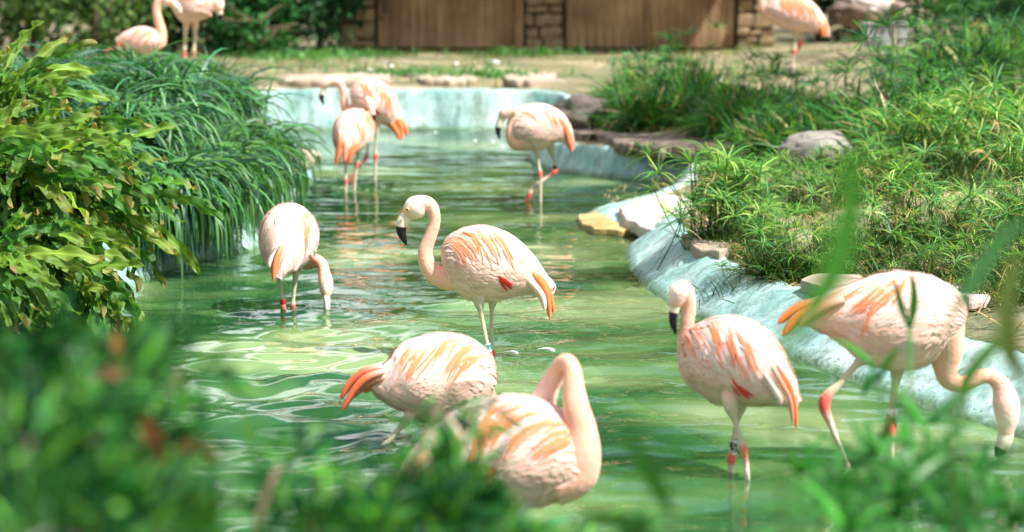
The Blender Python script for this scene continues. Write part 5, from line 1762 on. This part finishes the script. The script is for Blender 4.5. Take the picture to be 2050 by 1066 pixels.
o = small_feather(207, 104, 0.5, 0.11, M_petal, 'bright red petal caught in the grass of the left mound', None, 'fallen_petal', 'petal', seed=60)
o.location = pt

# short grass on the far bank and litter on the right bank
r = np.random.default_rng(77)
nb = 9000
xs = r.uniform(-6.5, 6.0, nb)
ys = r.uniform(24.8, 35.0, nb)
dens = np.array([noise.noise(Vector((a * .55, b * .5, 3.0))) for a, b in zip(xs, ys)])
sdg, _, _ = pool_sd(xs, ys)
k_ = (dens > 0.14 + r.normal(0, .08, nb)) & (sdg > 0.35)
xs, ys = xs[k_], ys[k_]
zs = terrain(xs, ys)
V, Fq, k = blades(np.stack([xs, ys, zs - .01], 1), r.uniform(0, 6.28, len(xs)), r.uniform(.6, 1.5, len(xs)), r.uniform(.06, .2, len(xs)), r.uniform(.012, .022, len(xs)), r.uniform(.2, 1.6, len(xs)), 3)
link('short_grass', new_mesh('short_grass', V, Fq, M_grass, True, np.repeat(vary(len(xs), [(0.06, 0.15, 0.03), (0.1, 0.2, 0.05), (0.2, 0.2, 0.07)], .2, r), k, 0)), None, 'short patchy grass on the far bank', 'grass', kind='stuff')
nb = 5000
xs = r.uniform(0.6, 4.6, nb)
ys = r.uniform(8.5, 20, nb)
sdg, _, rwg = pool_sd(xs, ys)
k_ = sdg > rwg * .8
xs, ys = xs[k_], ys[k_]
zs = np.maximum(terrain(xs, ys), 0.12)
V, Fq, k = blades(np.stack([xs, ys, zs + .012], 1), r.uniform(0, 6.28, len(xs)), r.uniform(-.1, .5, len(xs)), r.uniform(.05, .18, len(xs)), r.uniform(.005, .014, len(xs)), r.uniform(.0, .8, len(xs)), 3)
link('leaf_litter', new_mesh('leaf_litter', V, Fq, M_dry, True, np.repeat(vary(len(xs), STRAW + [(0.2, 0.1, 0.05)], .25, r), k, 0)), None, 'dry straw and leaf litter on the right bank', 'litter', kind='stuff')

# ------------------------------------------------------------------ shore plants close to the camera


def strap(path, Y, W, col, mat, parent, name='leaf', seed=0, dYs=None):
    C = np.array([at_y(a, b, Y if dYs is None else Y + d) for (a, b), d in zip(path, dYs or [0] * len(path))])
    n = 14
    D = catmull(C, n)
    k = np.linspace(0, 1, n)
    tg = nrm(np.gradient(D, axis=0))
    lat = nrm(np.cross(tg, np.array([0.15, 1.0, 0.2])))
    w = W / px_scale(Y, 1.0) * 0.5 * np.minimum(1, 0.25 + k * 2.2) * np.sqrt(np.clip(1 - k ** 2.6, 0.004, 1))
    nn_ = np.cross(tg, lat)
    V = np.stack([D - lat * w[:, None] + nn_ * (w * .25)[:, None], D, D + lat * w[:, None] + nn_ * (w * .25)[:, None]], 1).reshape(-1, 3)
    Fq = []
    for q in range(n - 1):
        Fq += [(q * 3, q * 3 + 1, q * 3 + 4, q * 3 + 3), (q * 3 + 1, q * 3 + 2, q * 3 + 5, q * 3 + 4)]
    r = np.random.default_rng(seed)
    return link(name, new_mesh(name, V, Fq, mat, True, np.tile(np.asarray(col) * r.uniform(.85, 1.15), (len(V), 1))), parent)


GR = (0.014, 0.12, 0.014)
GR2 = (0.03, 0.16, 0.016)


def shore_shrub(label, foot, masses, branches, seed, n_per=1500, leafsize=0.034, cols=None, dead=(), deep=0.35):
    r = np.random.default_rng(seed)
    fx, fy = foot
    z0 = gz(fx, fy) - 0.08
    t = thing('feathery_shrub', (fx, fy, z0), label, 'shrub', 'shrubs on the near shore')
    bpy.context.view_layer.update()
    hub = np.array([fx, fy, z0 + 0.35])
    link('trunk', new_mesh('trunk', *limb((fx, fy, z0), hub, 0.03, 0.022, 0.01, r), M_bark, True), t)
    allV, allC = [], []
    for (px, py, rx, ry, Y, dens) in masses:
        Y = Y + deep
        s = px_scale(Y, 1.0)
        c = np.array(at_y(px, py, Y))
        link('branch', new_mesh('branch', *limb(hub, c, 0.013, 0.004, 0.06, r), M_bark, True), t)
        for q in range(5):
            e = c + np.clip(r.normal(0, 0.5, 3), -.9, .9) * np.array([rx / s, rx / s * .7, ry / s]) - np.array([0, 0, 0.02])
            # twig spray: small scale leaves along a line
            d = nrm(r.normal(0, 1, 3) + np.array([0.4, 0, -0.1]))
            nl = int(n_per * 0.36 * dens / 5)
            ln = r.uniform(.05, .10)
            tpos = r.random(nl)
            spread = 0.014 * (1.15 - tpos)
            side = nrm(np.cross(d, r.normal(0, 1, 3)))
            P = e + d * (tpos * ln)[:, None] + r.normal(0, 1, (nl, 3)) * spread[:, None]
            dirs = nrm(d + r.normal(0, .55, (nl, 3)))
            sz = leafsize * np.exp(r.normal(0, .25, nl))[:, None]
            sv_ = nrm(np.cross(dirs, r.normal(0, 1, (nl, 3))))
            w = sz * .09
            V = np.stack([P, P + dirs * sz * .5 + sv_ * w, P + dirs * sz, P + dirs * sz * .5 - sv_ * w], 1)
            allV.append(V.reshape(-1, 3))
            allC.append(np.repeat(vary(nl, cols, .2, r) * r.uniform(.6, 1.35), 4, 0))
    V = np.concatenate(allV)
    Fq = np.arange(len(V)).reshape(-1, 4)
    link('foliage', new_mesh('foliage', V, Fq, M_leaf, False, np.concatenate(allC)), t, kind='stuff')
    for i, (path, W, Y, col) in enumerate(dead):
        strap(path, Y, W, col, M_dry, t, 'dead_leaf', i)
    return t


CY = [(0.015, 0.12, 0.03), (0.04, 0.21, 0.04), (0.12, 0.34, 0.045), (0.006, 0.05, 0.02)]
shore_shrub('feathery green shrub under the strap ferns with brown dead leaves', (-0.62, 2.7),
            [(50, 740, 110, 80, 2.9, .6), (160, 760, 90, 70, 3.0, .55), (270, 700, 70, 45, 3.1, .3), (60, 880, 120, 90, 2.6, .8), (180, 870, 100, 80, 2.7, .8), (90, 1010, 130, 80, 2.4, 1), (230, 980, 100, 90, 2.6, .9), (320, 1060, 90, 60, 2.5, .8),
             (280, 860, 60, 60, 2.9, .4), (20, 680, 70, 50, 3.0, .4), (150, 1080, 160, 60, 2.3, 1), (360, 740, 50, 25, 3.1, .15)], None, 700, 1500, 0.05, CY, deep=0.02,
            dead=[([(290, 830), (310, 870), (322, 915), (318, 950)], 42, 2.7, (0.22, 0.07, 0.025)), ([(350, 905), (385, 890), (420, 900), (440, 925)], 34, 2.7, (0.24, 0.1, 0.05)), ([(205, 735), (225, 745), (250, 742)], 30, 2.8, (0.4, 0.2, 0.12)), ([(232, 665), (236, 690), (240, 712)], 24, 2.9, (0.4, 0.2, 0.06))])
shore_shrub('feathery green shrub below the red-tailed flamingo', (-0.16, 2.8),
            [(560, 930, 60, 40, 3.0, .16), (620, 1090, 100, 25, 2.6, .4), (470, 1095, 80, 25, 2.5, .3), (640, 920, 40, 30, 3.1, .1), (720, 1070, 60, 35, 2.7, .35)], None, 701, 1400, 0.05, CY)
shore_shrub('feathery green shrub in front of the preening flamingo', (-0.08, 3.3),
            [(810, 1030, 90, 45, 2.8, 1.2), (880, 1010, 60, 50, 2.9, 1.2), (740, 1040, 60, 40, 2.8, .8), (930, 1090, 80, 30, 2.7, .8), (760, 1085, 80, 30, 2.6, .7), (850, 1095, 110, 25, 2.6, .9), (880, 990, 40, 36, 3.0, .4), (820, 1020, 50, 40, 2.9, .5), (915, 950, 24, 30, 3.0, .15), (1000, 1085, 60, 25, 3.2, .4), (905, 765, 22, 30, 3.6, .09), (890, 830, 22, 26, 3.5, .07), (1190, 1075, 50, 25, 3.2, .3)], None, 702, 1400, 0.05, CY)


def shore_sedge(label, foot, heads, seed, straps=()):
    r = np.random.default_rng(seed)
    fx, fy = foot
    z0 = gz(fx, fy) - 0.04
    t = thing('umbrella_sedge', (fx, fy, z0), label, 'sedge', 'sedges on the near shore')
    bpy.context.view_layer.update()
    for i, (px, py, Y, nb_, L) in enumerate(heads):
        Y += 0.45
        L *= 1.15
        h = np.array(at_y(px, py, Y))
        b = np.array([fx, fy, z0]) + np.array([*r.normal(0, .04, 2), 0])
        Vs, Fs = limb(b, h, 0.004, 0.0028, 0.03, r, 7, 6)
        az = np.arange(nb_) / nb_ * 6.283 + r.normal(0, .2, nb_)
        V, Fq, k = blades(np.tile(h, (nb_, 1)), az, r.uniform(.0, 1.1, nb_), r.uniform(L * .7, L * 1.15, nb_), r.uniform(.012, .018, nb_), r.uniform(.3, 1.3, nb_), 6, r.normal(0, .4, nb_))
        nV = len(Vs)
        Fa = list(Fs) + [tuple(int(q) + nV for q in f) for f in Fq]
        cc = np.concatenate([np.tile((0.05, 0.14, 0.03), (nV, 1)), np.repeat(vary(nb_, [GR, GR2, (0.02, 0.13, 0.012)], .15, r), k, 0)])
        link('stem_with_umbel', new_mesh('stem_with_umbel', np.concatenate([Vs, V]), Fa, M_dark, True, cc), t)
    for i, (path, W, Y, col) in enumerate(straps):
        e = np.array(at_y(*path[0], Y))
        lf = strap(path, Y, W, np.array(col) * 0.75, M_dark, t, 'leaf', seed + i)
        link('stem', new_mesh('stem', *limb([fx, fy, z0], e, 0.004, 0.003, 0.03, r, 7, 6), M_dark_stem, True), t)
    return t


M_dark_stem = mat_plain('green_stem', (0.05, 0.14, 0.03), 0.5)
shore_sedge('umbrella sedge in front of the large flamingo legs', (0.56, 3.65), [(1690, 1000, 3.3, 18, .17), (1600, 950, 3.6, 12, .13), (1790, 1040, 3.1, 14, .15), (1700, 1070, 2.9, 14, .13), (1640, 1030, 3.2, 14, .14), (1740, 930, 3.5, 14, .14), (1820, 970, 3.3, 16, .15)], 720,
            straps=[([(1560, 700), (1630, 610), (1680, 520), (1705, 400), (1700, 290)], 60, 2.1, (0.05, 0.22, 0.02)), ([(1820, 660), (1806, 620), (1798, 590), (1790, 560)], 16, 5.0, (0.03, 0.17, 0.02)), ([(1822, 660), (1828, 620), (1830, 585), (1824, 548)], 20, 5.0, (0.03, 0.17, 0.02))])
shore_sedge('umbrella sedge in front of the lowered flamingo head', (0.80, 3.75), [(1850, 850, 3.7, 16, .14), (1940, 1000, 3.4, 18, .14), (1900, 1050, 3.1, 16, .15), (2030, 1050, 3.2, 16, .15), (1880, 920, 3.4, 16, .15), (1960, 1010, 3.2, 16, .15), (1760, 760, 4.0, 7, .12)], 721,
            straps=[([(2050, 760), (2020, 700), (2015, 600), (2040, 500)], 45, 2.8, (0.16, 0.24, 0.05)), ([(1900, 640), (1950, 560), (2010, 470), (2060, 440)], 36, 3.0, (0.06, 0.2, 0.06)), ([(1920, 850), (1935, 760), (1990, 690), (2040, 640)], 34, 3.2, (0.08, 0.22, 0.03))])
shore_sedge('single strap-leaved sedge shoot before the open water', (0.22, 3.4), [(1360, 1130, 3.2, 8, .1)], 722, straps=[([(1345, 1030), (1322, 985), (1290, 930), (1255, 865)], 40, 2.7, (0.03, 0.19, 0.02)), ([(1300, 1090), (1270, 1050), (1200, 1035), (1150, 1040)], 40, 2.7, (0.05, 0.2, 0.03))])
